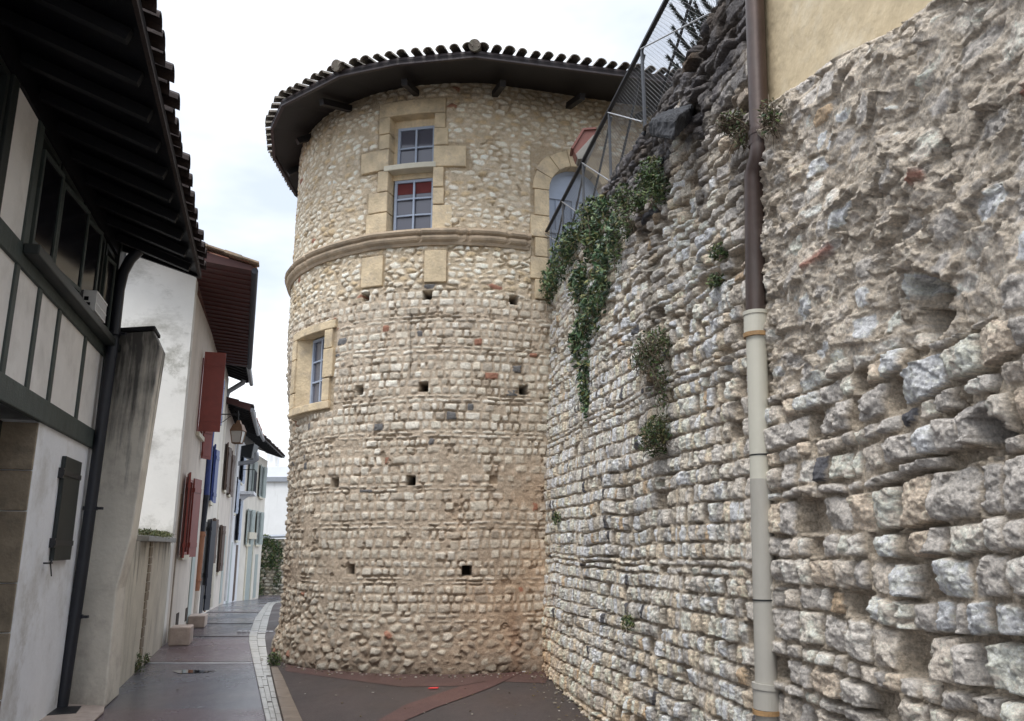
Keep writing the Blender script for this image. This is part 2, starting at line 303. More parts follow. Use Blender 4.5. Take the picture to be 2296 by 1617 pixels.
# ------------------------------------------------------------------ numpy noise
def hsh(i, j, s=0):
    x = (i.astype(np.int64)*374761393 + j.astype(np.int64)*668265263 + int(s)*982451653) & 0xffffffff
    x = ((x ^ (x >> 13))*1274126177) & 0xffffffff
    x = ((x ^ (x >> 15))*2246822519) & 0xffffffff
    return ((x ^ (x >> 16)) & 0xffffff)/float(0xffffff)
def vnoise(x, y, s=0):
    i = np.floor(x); j = np.floor(y); fx = x-i; fy = y-j; fx = fx*fx*fx*(fx*(fx*6-15)+10); fy = fy*fy*fy*(fy*(fy*6-15)+10)
    i = i.astype(np.int64); j = j.astype(np.int64)
    a = hsh(i, j, s); b = hsh(i+1, j, s); c = hsh(i, j+1, s); d = hsh(i+1, j+1, s)
    return (a+(b-a)*fx)*(1-fy)+(c+(d-c)*fx)*fy
def fbm(x, y, sc_, s=0, oct=4, g=.55):
    r = 0; a = 1; t = 0
    for k in range(oct):
        r = r+a*(vnoise(x*sc_+17.3*k, y*sc_+9.1*k, s+k)-.5)*2; t += a; a *= g; sc_ *= 2.03
    return r/t
def sstep(a, b, x):
    t = np.clip((x-a)/(b-a), 0, 1); return t*t*(3-2*t)
def coursed(S, Cc, seed, hs, wr, gap, rad=.02, wob=.012, kx=1., kz=1.):
    """courses of roughly squared stones. returns top mask t(0..1), id, sdf, local coords"""
    rng = np.random.default_rng(seed)
    lo, hi = Cc.min()-.3, Cc.max()+.3
    b = [lo]; k = 0
    while b[-1] < hi: b.append(b[-1]+hs[k % len(hs)]*rng.uniform(.86, 1.16)); k += 1
    b = np.array(b)
    S2 = S+wob*fbm(S, Cc, 11, seed+1, 3); C2 = Cc+wob*.9*fbm(S, Cc, 7, seed+5, 3)+.014*fbm(S, Cc, 1.1, seed+9, 2)
    r = np.clip(np.searchsorted(b, C2)-1, 0, len(b)-2); h = b[r+1]-b[r]
    top = b[r+1]-C2; bot = C2-b[r]
    n = 3000; L_ = np.zeros_like(S2); R_ = np.zeros_like(S2); ci = np.zeros(S2.shape, np.int64)
    smin = S.min()-1
    for q in np.unique(r):
        m = r == q; hh = b[q+1]-b[q]; slab = hh < .075
        ww = rng.uniform(wr[0], wr[1], 600)*(1.7 if slab else 1)*np.clip(hh/.13, .8, 1.5)
        ww *= np.where(rng.random(600) < .15, 1.5, 1)
        xb = smin+np.concatenate([[0], np.cumsum(ww)]); sv = S2[m]
        idx = np.clip(np.searchsorted(xb, sv)-1, 0, len(xb)-2); L_[m] = sv-xb[idx]; R_[m] = xb[idx+1]-sv; ci[m] = idx
    h1 = hsh(ci, r, seed+20); h2 = hsh(ci, r, seed+21)
    gx = gap*kx*(.5+.9*h1); gz = gap*kz*(.4+.8*h2)
    dx = np.minimum(L_, R_)-gx; dz = np.minimum(top, bot)-gz
    rr = rad*(.6+1.3*hsh(ci, r, seed+22))
    ex = np.maximum(rr-dx, 0); ez = np.maximum(rr-dz, 0)
    sd = np.minimum(np.minimum(dx, dz), rr-np.hypot(ex, ez))
    return sd, ci*4096+r, (L_-R_)/2, (bot-top)/2, h
def rubble(S, Z, seed, cw, ch, jit=.42):
    """irregular stones: F1/F2 cells with stretched metric"""
    x = (S+.03*fbm(S, Z, 6, seed+2, 3))/cw; y = (Z+.02*fbm(S, Z, 7, seed+3, 3))/ch
    j0 = np.floor(y).astype(np.int64); F1 = np.full(x.shape, 9.); F2 = F1.copy(); ID = np.zeros(x.shape, np.int64); lx = np.zeros_like(x); lz = np.zeros_like(x)
    for dj in (-1, 0, 1):
        j = j0+dj; sh = (j % 2)*.5; i0 = np.floor(x-sh).astype(np.int64)
        for di in (-1, 0, 1):
            i = i0+di
            px = i+.5+sh+jit*2*(hsh(i, j, seed)-.5); py = j+.5+jit*1.5*(hsh(i, j, seed+1)-.5)
            ax = .8+.5*hsh(i, j, seed+7)
            d = np.power(np.abs((x-px)*ax)**2.6+np.abs(y-py)**2.6, 1/2.6)
            n1 = d < F1; F2 = np.where(n1, F1, np.minimum(F2, d)); ID = np.where(n1, i*4096+j, ID); lx = np.where(n1, (x-px)*cw, lx); lz = np.where(n1, (y-py)*ch, lz); F1 = np.where(n1, d, F1)
    return (F2-F1)*.5*min(cw, ch), ID, lx, lz
def grid_mesh(name, P, col, keep, m, parent):
    """P (rows, cols, 3) points, keep (rows-1, cols-1) faces"""
    nr, nc = P.shape[:2]; idx = np.arange(nr*nc).reshape(nr, nc)
    q = np.stack([idx[:-1, :-1], idx[:-1, 1:], idx[1:, 1:], idx[1:, :-1]], -1)[keep]
    used, inv = np.unique(q, return_inverse=True); q = inv.reshape(-1, 4)
    me = bpy.data.meshes.new(name); me.vertices.add(len(used)); me.vertices.foreach_set('co', P.reshape(-1, 3)[used].astype(np.float32).ravel())
    me.loops.add(q.size); me.loops.foreach_set('vertex_index', q.astype(np.int32).ravel())
    me.polygons.add(len(q)); me.polygons.foreach_set('loop_start', np.arange(0, q.size, 4, dtype=np.int32))
    me.update(calc_edges=True)
    me.polygons.foreach_set('use_smooth', np.ones(len(q), bool))
    a = me.color_attributes.new('Col', 'FLOAT_COLOR', 'POINT'); c4 = np.ones((len(used), 4), np.float32); c4[:, :3] = col.reshape(-1, 3)[used]
    a.data.foreach_set('color', c4.ravel()); me.materials.append(m); me.validate()
    return link(me, name, parent)
def pick(pal, h):
    pal = np.array(pal); return pal[np.minimum((h*len(pal)).astype(int), len(pal)-1)]
def lerp(a, b, t): return a+(b-a)*t
def rnd(ID, s): return hsh(ID, ID*0+s, s)

def facets(ID, lx, lz, seed, k=4, a=.5, c=.012):
    r = None
    for i in range(k):
        an = rnd(ID, seed+5*i)*6.283; m = a*(.25+.75*rnd(ID, seed+5*i+1)); p = c*rnd(ID, seed+5*i+2)+m*(np.cos(an)*lx+np.sin(an)*lz)
        r = p if r is None else np.minimum(r, p)
    return r
# ------------------------------------------------------------------ TOWER
TC = np.array([-.96, 14.42]); TR = 3.06; TT = np.array([.958, .287]); TN = np.array([.287, -.958])
TJ = math.atan2(TN[1], TN[0]); TP0 = TC+TN*TR
def tower_pt(s, o, z):                      # s along the wall face, o outwards, z up (arrays allowed)
    s = np.asarray(s, float); o = np.asarray(o, float); z = np.asarray(z, float)
    an = TJ+np.minimum(s, 0)/TR; rr = TR+o
    x = TC[0]+rr*np.cos(an)+np.maximum(s, 0)*TT[0]; y = TC[1]+rr*np.sin(an)+np.maximum(s, 0)*TT[1]
    return np.stack([x, y, z+0*x], -1)
def build_tower():
    root = empty('round_tower', (TC[0], TC[1], 0), 'round medieval stone tower with low tiled roof, standing at the end of the forecourt', 'tower')
    st = .0125
    s = np.arange(-7.4, 3.0, st); z = np.arange(-.15, 9.02, st)
    S, Z = np.meshgrid(s, z)
    pat = [.122, .125, .12, .064, .06, .122, .12, .128, .125, .12, .062, .06]
    sd1, id1, lx1, lz1, h1 = coursed(S, Z, 31, pat, (.085, .165), .0125, .015, .015)
    sd2, id2, lx2, lz2 = rubble(S, Z, 77, .17, .088)
    sd3, id3, lx3, lz3 = rubble(S, Z, 91, .165, .105)
    # which kind of masonry: rubble above 5.45, coursed below, big rubble in the footing and along the worn left flank
    edge = .12*fbm(S, Z, 1.3, 3, 3)
    up = Z+edge > 5.35; low = (Z+edge*2 < .62-.1*S*.2) | ((S < -4.1+edge*2) & (Z < 5.2)) | ((S < -2.6+edge*3) & (Z < 1.0+edge*2))
    sd = np.where(up, sd2-.006, np.where(low, sd3-.009, sd1)); ID = np.where(up, id2+7, np.where(low, id3+3, id1))
    lx = np.where(up, lx2, np.where(low, lx3, lx1)); lz = np.where(up, lz2, np.where(low, lz3, lz1))
    ha, hb, hc, hd = rnd(ID, 1), rnd(ID, 2), rnd(ID, 3), rnd(ID, 4)
    sd = sd+.006*fbm(S, Z, 26, 8, 3)-.010*(hd > .8)-.012*sstep(.35, .75, fbm(S, Z, 1.6, 66, 3)+.25*(Z < 3))
    worn = sstep(-2.2, -4.6, S+edge*4)*sstep(5.6, 3.6, Z)
    worn = np.maximum(worn, .8*sstep(1.1, .2, Z+edge)*sstep(0, -2.5, S))
    t = sstep(0, .013, sd)
    pro = (.004+.009*ha+.030*worn*ha)*np.where(hb > .93, 1.9, 1)*np.where(up, 1.25, 1)
    rough = .006*fbm(S, Z, 22, 40, 4)+.004*np.abs(fbm(S, Z, 48, 45, 2))
    H = t*(pro+facets(ID, lx, lz, 200, 4, .22+.3*worn, .005)+rough*(.75+.5*worn))+(1-t)*(.008*fbm(S, Z, 15, 50, 4)-.004)
    gapdark = (sstep(-.004, -.016, sd) if False else 0)
    # open joints beneath some stones
    H -= .03*sstep(.002, -.006, sd)*(fbm(S, Z, 5, 60, 3) > .28)
    H += .035*fbm(S, Z, .9, 70, 3)*(.35+worn*1.2)+.05*worn*fbm(S, Z, 4.5, 71, 3)
    H += .07*sstep(.8, 0, Z)*sstep(-.3, -3.0, S)+.03*sstep(.5, 0, Z)-.17*sstep(-2.9, -4.3, S)*sstep(5.2, 3.2, Z)
    # colours
    palU = [(.68, .62, .52), (.76, .71, .62), (.60, .52, .42), (.80, .76, .68), (.64, .57, .46), (.71, .65, .55), (.56, .44, .29), (.74, .69, .59)]
    palM = [(.62, .57, .49), (.69, .65, .58), (.56, .50, .42), (.65, .61, .53), (.51, .46, .39), (.74, .70, .63), (.47, .42, .36), (.66, .60, .51)]
    palD = [(.36, .31, .25), (.42, .37, .31), (.31, .26, .21), (.46, .41, .35), (.37, .33, .28), (.28, .24, .2), (.5, .45, .38)]
    k = rnd(ID, 9); cu = pick(palU, k); cm = pick(palM, k); cd = pick(palD, k)
    wu = sstep(5.0, 5.7, Z+edge)[..., None]
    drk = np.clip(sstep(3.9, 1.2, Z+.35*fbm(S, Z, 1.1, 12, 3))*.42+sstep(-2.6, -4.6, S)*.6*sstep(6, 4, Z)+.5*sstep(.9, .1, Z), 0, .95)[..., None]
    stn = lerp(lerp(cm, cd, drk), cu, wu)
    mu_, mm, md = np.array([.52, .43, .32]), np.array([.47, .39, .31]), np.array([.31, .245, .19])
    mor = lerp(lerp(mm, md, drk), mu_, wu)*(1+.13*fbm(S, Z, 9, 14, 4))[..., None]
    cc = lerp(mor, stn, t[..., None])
    # special stones: dark flints and red bricks
    bl = (rnd(ID, 15) > .982) & (Z > 2.4) & (Z < 5.6); cc = np.where((bl & (sd > 0))[..., None], np.array([.15, .15, .155]), cc)
    rd = (rnd(ID, 16) > .990); cc = np.where((rd & (sd > 0))[..., None], np.array([.33, .17, .12]), cc)
    # rust-orange staining in the corner
    og = (sstep(-1.5, .2, S+.3*fbm(S, Z, 1.5, 33, 3))*sstep(3.0, 2.0, Z+.3*fbm(S, Z, 2, 34, 3))*(.35+.5*(fbm(S, Z, 2.1, 35, 3) > .05)))[..., None]
    cc = lerp(cc, cc*np.array([1.08, .84, .66]), og*.5)
    o2 = (np.exp(-((S-.12+.05*fbm(S, Z, 3, 36, 2))/.09)**2)*sstep(1.05, .5, Z))[..., None]
    cc = lerp(cc, np.array([.26, .155, .10]), o2*.6)
    # wall colour darker towards the top, just below the eaves
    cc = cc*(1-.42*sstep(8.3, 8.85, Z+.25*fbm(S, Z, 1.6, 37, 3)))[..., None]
    cc = cc*(1+.10*fbm(S, Z, .7, 38, 3))[..., None]*(1+.26*fbm(S, Z, 17, 41, 4, .7))[..., None]
    # damp dark foot
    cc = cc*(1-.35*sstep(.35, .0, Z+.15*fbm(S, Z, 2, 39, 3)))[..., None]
    # putlog holes, the shade inside them painted as a dark colour
    for hs_, hz in HOLES:
        a = np.maximum(np.abs(S-hs_+.006*fbm(S, Z, 18, 4, 2))/.062, np.abs(Z-hz+.005*fbm(S, Z, 15, 5, 2))/.062)
        m_ = sstep(1.12, .95, a); H = H*(1-m_)-m_*.34; cc = lerp(cc, np.array([.045, .035, .025]), m_[..., None])
    a = np.maximum(np.abs(S+.18)/.06, np.abs(Z-2.575)/.06); m_ = sstep(1.1, .95, a); H = H*(1-m_)-m_*.06; cc = lerp(cc, np.array([.33, .25, .18]), m_[..., None])
    # vertical crack near the middle
    ck = np.exp(-((S+1.42+.02*fbm(S, Z, 3, 6, 2))/.012)**2)*sstep(3.9, 4.1, Z)*sstep(5.2, 5.0, Z); H -= .02*ck; cc = cc*(1-.5*ck)[..., None]
    cc = cc*np.array([1.15, 1.14, 1.10])
    keep = np.ones((S.shape[0]-1, S.shape[1]-1), bool)
    Sc = (S[:-1, :-1]+S[1:, 1:])/2; Zc = (Z[:-1, :-1]+Z[1:, 1:])/2
    for a, b, c, d in OPEN:
        keep &= ~((Sc > a) & (Sc < b) & (Zc > c) & (Zc < d))
    keep &= ~((((Sc-ARCH[0])/ARCH[1])**2+((Zc-ARCH[2])/ARCH[1])**2 < 1) & (Zc >= ARCH[2])) & ~((abs(Sc-ARCH[0]) < ARCH[1]) & (Zc > 5.5) & (Zc < ARCH[2]))
    # sink the rubble where dressed blocks sit
    for a, b, c, d in SUNK:
        m_ = sstep(.03, 0, np.maximum(np.maximum(a-S, S-b), np.maximum(c-Z, Z-d))); H = H*(1-m_)-.02*m_
        cc = lerp(cc, np.array([.44, .35, .24]), (m_*.8)[..., None])
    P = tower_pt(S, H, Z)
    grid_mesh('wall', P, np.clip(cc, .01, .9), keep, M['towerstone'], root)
    # back of the tower, closed
    b = MB(); n = 24; pts = []
    a0 = TJ-7.4/TR
    for i in range(n+1):
        an = a0-(2*math.pi-7.4/TR-.0)*i/n
        pts.append((TC[0]+TR*math.cos(an), TC[1]+TR*math.sin(an)))
        if pts[-1][0] > 1.5 and pts[-1][1] < 15: break
    e = tower_pt(2.95, -.0, 0); pts = [p for p in pts]+[(e[0], e[1]+2.2), (e[0], e[1])]
    V = [(x, y, zz) for zz in (-.2, 8.9) for x, y in pts]; m_ = len(pts)
    b.add(V, [(i+1, i, m_+i, m_+i+1) for i in range(m_-1)]).build('rear_wall', M['render_beige'], root)
    return root
HOLES = [(-2.19, 5.34), (-1.19, 5.28), (.12, 5.25), (-2.23, 3.90), (-1.21, 3.90), (.27, 3.89), (-2.60, 2.56), (-1.36, 2.56), (-2.25, 1.34), (-.55, 1.33)]
OPEN = [(-1.86, -1.14, 6.30, 8.28), (-3.86, -2.98, 3.80, 4.93)]
ARCH = (1.16, .47, 7.10)
SUNK = [(-2.06, -.97, 6.3, 8.52), (-2.24, -1.85, 6.3, 7.0), (-2.4, -1.85, 7.35, 7.75), (-1.1, -.6, 7.3, 7.75), (-2.28, -1.88, 5.47, 5.97), (-1.25, -.9, 5.47, 5.97), (-4.05, -2.74, 3.65, 5.05), (.40, 1.95, 5.3, 7.85)]
tower = build_tower()
def tblock(mb, s0, s1, z0, z1, o0=-.24, o1=.028, jit=.006):
    n = max(2, int((s1-s0)/.15)+1); ss = np.linspace(s0, s1, n); j = random.uniform(-jit, jit); o1 = o1+j
    V = []
    for q in ss:
        for o, zz in ((o0, z0), (o1, z0), (o1, z1), (o0, z1)): V.append(tower_pt(q, o, zz))
    fs = []
    for i in range(n-1):
        for k in range(4): fs.append((i*4+k, (i+1)*4+k, (i+1)*4+(k+1) % 4, i*4+(k+1) % 4))
    fs += [(0, 1, 2, 3), tuple((n-1)*4+k for k in (3, 2, 1, 0))]
    mb.add(V, [f[::-1] for f in fs])
def tower_details():
    g = .006
    # --- upper cross window
    win = MB()
    left = [(6.32, 6.66, .36), (6.66, 7.0, .33), (7.0, 7.36, .18), (7.36, 7.72, .50), (7.72, 7.98, .18), (7.98, 8.27, .19)]
    for z0, z1, wd in left: tblock(win, -1.86-wd, -1.86, z0+g, z1-g, jit=.012)
    right = [(6.32, 6.72, .30), (6.72, 7.0, .17), (7.0, 7.34, .16), (7.34, 7.70, .50), (7.70, 8.0, .22), (8.0, 8.27, .17)]
    for z0, z1, wd in right: tblock(win, -1.14, -1.14+wd, z0+g, z1-g, jit=.012)
    tblock(win, -2.06, -.97, 8.27, 8.52)
    so_ = win.build('window_surround', M['dressed'], tower, bevel=.014)
    tr = MB(); tblock(tr, -1.93, -1.10, 7.33, 7.42, -.22, .055); tr.build('transom', M['pale_stone'], so_, bevel=.01)
    def sash(s0, s1, z0, z1, nc, nr, o=-.17, curtain=False, par=tower, name='window'):
        fr = MB(); th = .045
        def bar(a, b, c, d, oo=o, dp=.02):
            V = [tower_pt(q, p, zz) for zz in (c, d) for q, p in ((a, oo-dp), (b, oo-dp), (b, oo+dp), (a, oo+dp))]
            fr.add(V, [(0, 3, 2, 1), (4, 5, 6, 7), (0, 1, 5, 4), (1, 2, 6, 5), (2, 3, 7, 6), (3, 0, 4, 7)])
        bar(s0, s0+th, z0, z1); bar(s1-th, s1, z0, z1); bar(s0+th, s1-th, z0, z0+th); bar(s0+th, s1-th, z1-th, z1)
        for k in range(1, nc): c = s0+(s1-s0)*k/nc; bar(c-.016, c+.016, z0+th, z1-th)
        for k in range(1, nr): c = z1-(z1-z0)*k/nr
        rows = np.linspace(z0+th, z1-th, nr+1)
        cols = np.linspace(s0, s1, nc+1)
        for k in range(1, nr):
            for i in range(nc):
                a = cols[i]+(th if i == 0 else .016); b = cols[i+1]-(th if i == nc-1 else .016); bar(a, b, rows[k]-.013, rows[k]+.013, dp=.017)
        f = fr.build(name, M['frame_blue'], par, bevel=.003)
        gl = MB(); P = [tower_pt(q, o-.012, zz) for q, zz in ((s0+.02, z0+.02), (s1-.02, z0+.02), (s1-.02, z1-.02), (s0+.02, z1-.02))]
        nn = np.array([TN[0], TN[1], 0]); gl.prism([P[0], P[1], P[2], P[3]], -nn*.006).build('pane', M['glass'], f)
        if curtain:
            cb = MB(); P = [tower_pt(q, o-.0085, zz) for q, zz in ((s0+.03, z1-.03-.2), (s1-.03, z1-.03-.2), (s1-.03, z1-.03), (s0+.03, z1-.03))]
            cb.prism(P, -nn*.004).build('curtain', M['curtain'], f)
        return f
    # reveal boxes behind the openings
    rv = MB()
    def reveal(mb, s0, s1, z0, z1, d0=-.235, d1=.0, t=.12):
        tblock(mb, s0-t, s0, z0-t, z1+t, d0, d1, 0); tblock(mb, s1, s1+t, z0-t, z1+t, d0, d1, 0)
        tblock(mb, s0, s1, z0-t, z0, d0, d1, 0); tblock(mb, s0, s1, z1, z1+t, d0, d1, 0)
    sash(-1.80, -1.15, 7.42, 8.14, 2, 2)
    sash(-1.83, -1.15, 6.32, 7.24, 2, 3, curtain=True)
    md = MB(); tblock(md, -1.86, -1.14, 7.24, 7.33, -.235, -.14, 0); tblock(md, -1.86, -1.14, 8.14, 8.27, -.235, -.16, 0); tblock(md, -1.86, -1.80, 7.42, 8.14, -.235, -.15, 0)
    md.build('window_lintel', M['dressed'], tower)
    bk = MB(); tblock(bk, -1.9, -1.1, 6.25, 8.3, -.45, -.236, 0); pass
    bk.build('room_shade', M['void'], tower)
    # --- lower window, deep splayed left jamb
    lw = MB()
    for z0, z1, wd in [(3.80, 4.05, .20), (4.05, 4.6, .17), (4.6, 4.93, .2)]: tblock(lw, -3.86-wd, -3.86, z0+g, z1-g, -.42, .03)
    for z0, z1, wd in [(3.80, 4.16, .16), (4.16, 4.62, .22), (4.62, 4.93, .18)]: tblock(lw, -2.98, -2.98+wd, z0+g, z1-g, -.42, .03)
    tblock(lw, -4.05, -2.74, 4.93, 5.06, -.42, .03); tblock(lw, -4.02, -2.80, 3.68, 3.80, -.42, .04)
    lo_ = lw.build('window_surround', M['dressed'], tower, bevel=.012)
    # splayed cheek from the outer left arris to the sash
    sp = MB(); V = [tower_pt(q, o, zz) for zz in (3.80, 4.93) for q, o in ((-3.86, -.0), (-3.66, -.19), (-3.86, -.42))]
    sp.add(V, [(0, 2, 1), (3, 4, 5), (0, 1, 4, 3), (1, 2, 5, 4), (2, 0, 3, 5)]).build('jamb', M['dressed'], lo_)
    sash(-3.66, -3.0, 3.82, 4.91, 2, 3, o=-.19)
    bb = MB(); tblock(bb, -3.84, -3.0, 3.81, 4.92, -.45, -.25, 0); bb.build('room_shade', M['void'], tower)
    # --- dressed blocks below the string course
    for a, b, c, d in ((-2.27, -1.90, 5.48, 5.96), (-1.24, -.91, 5.48, 5.98)):
        m_ = MB(); tblock(m_, a, b, c, d, -.1, .026, 0); m_.build('dressed_block', M['dressed'], tower, bevel=.012)
    # --- string course: moulded profile swept round the wall
    prof = [(-.05, 6.06), (.03, 6.06), (.045, 6.10), (.085, 6.13), (.10, 6.16), (.10, 6.19), (.075, 6.205), (.12, 6.23), (.135, 6.26), (.11, 6.30), (.03, 6.33), (-.05, 6.33)]
    ss = np.arange(-7.2, .36, .045); mb = MB(); V = []; n = len(prof)
    for q in ss:
        j = .010*float(fbm(np.array([q]), np.array([0.]), 3, 5, 4)[0])
        ch = -.035 if (-1.0 < q < -.55 and random.random() < .6) or random.random() < .05 else 0
        for k, (o, zz) in enumerate(prof): V.append(tower_pt(q, o+(j+ch*(o > .05)), zz+j*.6+.0))
    fs = [(i*n+k, i*n+(k+1) % n, (i+1)*n+(k+1) % n, (i+1)*n+k) for i in range(len(ss)-1) for k in range(n)]+[tuple(range(n)), tuple((len(ss)-1)*n+k for k in range(n))[::-1]]
    mb.add(V, fs); mb.build('string_course', M['mould'], tower)
    # --- arched doorway: voussoirs, jambs, boarded door
    sur = MB(); c, r, zc = ARCH
    for side in (-1, 1):
        zs = [5.3, 5.62, 5.98, 6.3, 6.66, zc]
        for i in range(5):
            wd = .24+.07*((i+(side > 0)) % 2); a, b = (c-r-wd, c-r) if side < 0 else (c+r, c+r+wd); tblock(sur, a, b, zs[i]+g, zs[i+1]-g, -.2, .028)
    nv = 7
    for i in range(nv):
        a0, a1 = math.pi*i/nv+.008, math.pi*(i+1)/nv-.008; ro = r+.27+.03*(i % 2); V = []
        o1 = .028+random.uniform(-.005, .005)
        for o in (-.2, o1):
            for a in (a0, (a0+a1)/2, a1): V.append(tower_pt(c+r*math.cos(a), o, zc+r*math.sin(a)))
            for a in (a1, (a0+a1)/2, a0): V.append(tower_pt(c+ro*math.cos(a), o, zc+ro*math.sin(a)))
        sur.add(V, [tuple(range(6)), tuple(range(6, 12))[::-1]]+[((k+1) % 6, k, 6+k, 6+(k+1) % 6) for k in range(6)])
    sur.build('arch_surround', M['dressed'], tower, bevel=.01)
    d = MB(); pts = [(c-r, 5.3), (c+r, 5.3)]+[(c+r*math.cos(a), zc+r*math.sin(a)) for a in np.linspace(0, math.pi, 17)]
    nn = np.array([TN[0], TN[1], 0])
    d.prism([tower_pt(a, -.19, b) for a, b in pts], -nn*.04)
    door = d.build('door', M['frame_blue'], tower)
    fr = MB(); 
    for a in np.linspace(-r+.03, r-.03, 7): fr.box(tower_pt(c+a, -.18, 6.2), np.append(TT, 0)*.006, nn*.012, (0, 0, .86))
    for zz in (5.9, 6.5, 7.08): fr.box(tower_pt(c, -.172, zz), np.append(TT, 0)*(r-.01), nn*.012, (0, 0, .028))
    for q in (-r+.03, r-.03, 0): fr.box(tower_pt(c+q, -.165, 6.2), np.append(TT, 0)*.028, nn*.014, (0, 0, .88))
    V = [tower_pt(c+rr*math.cos(a), -.17, zc+rr*math.sin(a)) for a in np.linspace(0, math.pi, 17) for rr in (r-.06, r)]
    fr.add(V, [(2*i, 2*i+1, 2*i+3, 2*i+2) for i in range(16)])
    fr.build('door_frame', M['frame_blue'], door)
    # --- roof
    EZ = 8.56
    pix = [(668, 410), (612, 345), (607, 282), (632, 228), (760, 162), (890, 135), (1065, 118), (1410, 163)]
    ed = [at_z(u, v, EZ)[:2] for u, v in pix]
    last = ed[-1]; dirr = (ed[-1]-ed[-2])/np.linalg.norm(ed[-1]-ed[-2]); ed[-1] = last+dirr*2.0
    ed = [np.array([-3.9, 16.2]), np.array([-2.4, 17.7]) ][::-1]+[ed[0]*0+np.array([-4.35, 14.9])]+ed[1:]+[np.array([4.6, 15.6])]
    rc = np.array([-.2, 15.2]); n = len(ed); RZ = EZ+1.25
    rf = MB(); ap = np.append(rc, RZ)
    inner = [e+(rc-e)*.88 for e in ed]
    def up(e, k, dz=0): p = e+(rc-e)*k; return np.append(p, EZ+(RZ-EZ)*k+dz)
    for i in range(n):
        a, b = ed[i], ed[(i+1) % n]
        rf.add([up(a, 0), up(b, 0), ap, up(a, 0, -.05), up(b, 0, -.05), ap-np.array([0, 0, .05])], [(0, 1, 2), (5, 4, 3), (0, 3, 4, 1)])
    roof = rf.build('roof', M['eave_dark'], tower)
    tl = MB()
    for i in range(n-1):
        a, b = ed[i], ed[i+1]; Ln = np.linalg.norm(b-a); t = (b-a)/Ln; inn = np.array([-t[1], t[0]])
        if np.dot(inn, rc-a) < 0: inn = -inn
        k = int(Ln/.19)
        for q in range(k):
            p = a+t*(q+.5)*Ln/k; 
            if i > 8: continue
            nseg = 3; base = p-inn*.10
            for sg in range(nseg):
                p0 = base+inn*.46*sg; p1 = p0+inn*.5; z0 = EZ+.02+(.46*sg)*.33+random.uniform(-.008, .008)+.02; z1 = z0+.5*.33-.03
                rr = .074+random.uniform(-.010, .010); V = []
                sk = t*random.uniform(-.015, .015)
                for pp, zz, r_ in ((p0, z0, rr), (p1, z1, rr*.85)):
                    for rad_ in (r_, r_-.014):
                        for a_ in np.linspace(0, math.pi, 8): V.append(np.append(pp+sk+t*rad_*math.cos(a_), zz+rad_*math.sin(a_)*.95))
                fs = [(j, j+1, 17+j, 16+j) for j in range(7)]+[(9+j, 8+j, 24+j, 25+j) for j in range(7)]+[(j+1, j, 8+j, 9+j) for j in range(7)]+[(16+j, 17+j, 25+j, 24+j) for j in range(7)]
                tl.add(V, fs)
    # hip tiles, a little larger
    for i in (5, 7):
        e = ed[i+2-0] if i+2 < n else ed[-1]
    for e in (ed[6], ed[8]):
        dn = (rc-e)/np.linalg.norm(rc-e)
        for sg in range(3):
            p0 = np.append(e-dn*.08+dn*.4*sg, EZ+.07+.4*sg*.26); tl.tube([p0, p0+np.append(dn*.45, .45*.26)], .088, 12)
    tl.build('roof_tiles', M['tile'], roof, smooth=False)
    fs_ = MB()
    for i in range(n-1):
        a, b = ed[i], ed[i+1]
        fs_.prism([np.append(a, EZ-.075), np.append(b, EZ-.075), np.append(b, EZ+.035), np.append(a, EZ+.035)], np.append((rc-a)/np.linalg.norm(rc-a)*.05, 0))
    fs_.build('gutter', M['gutter_brown'], roof)
    for q in np.arange(-6.4, 2.9, 1.24):
        rb = MB(); A = tower_pt(q, -.1, EZ+.10); B = tower_pt(q, .62 if q > -2.8 else .45 if q > -3.9 else .22, EZ-.11); d = B-A; L_ = np.linalg.norm(d); d /= L_
        sd_ = np.cross(d, [0, 0, 1]); sd_ /= np.linalg.norm(sd_); up_ = np.cross(sd_, d)
        rb.box((A+B)/2, d*L_/2, sd_*.045, up_*.05).build('rafter', M['eave_dark'], roof)
    sf = MB()      # soffit boards just above the rafters
    ss = np.arange(-7.3, 3.0, .2); V = []
    for q in ss: V += [tower_pt(q, -.25, EZ+.33), tower_pt(q, .98, EZ-.04)]
    return roof
tower_details()

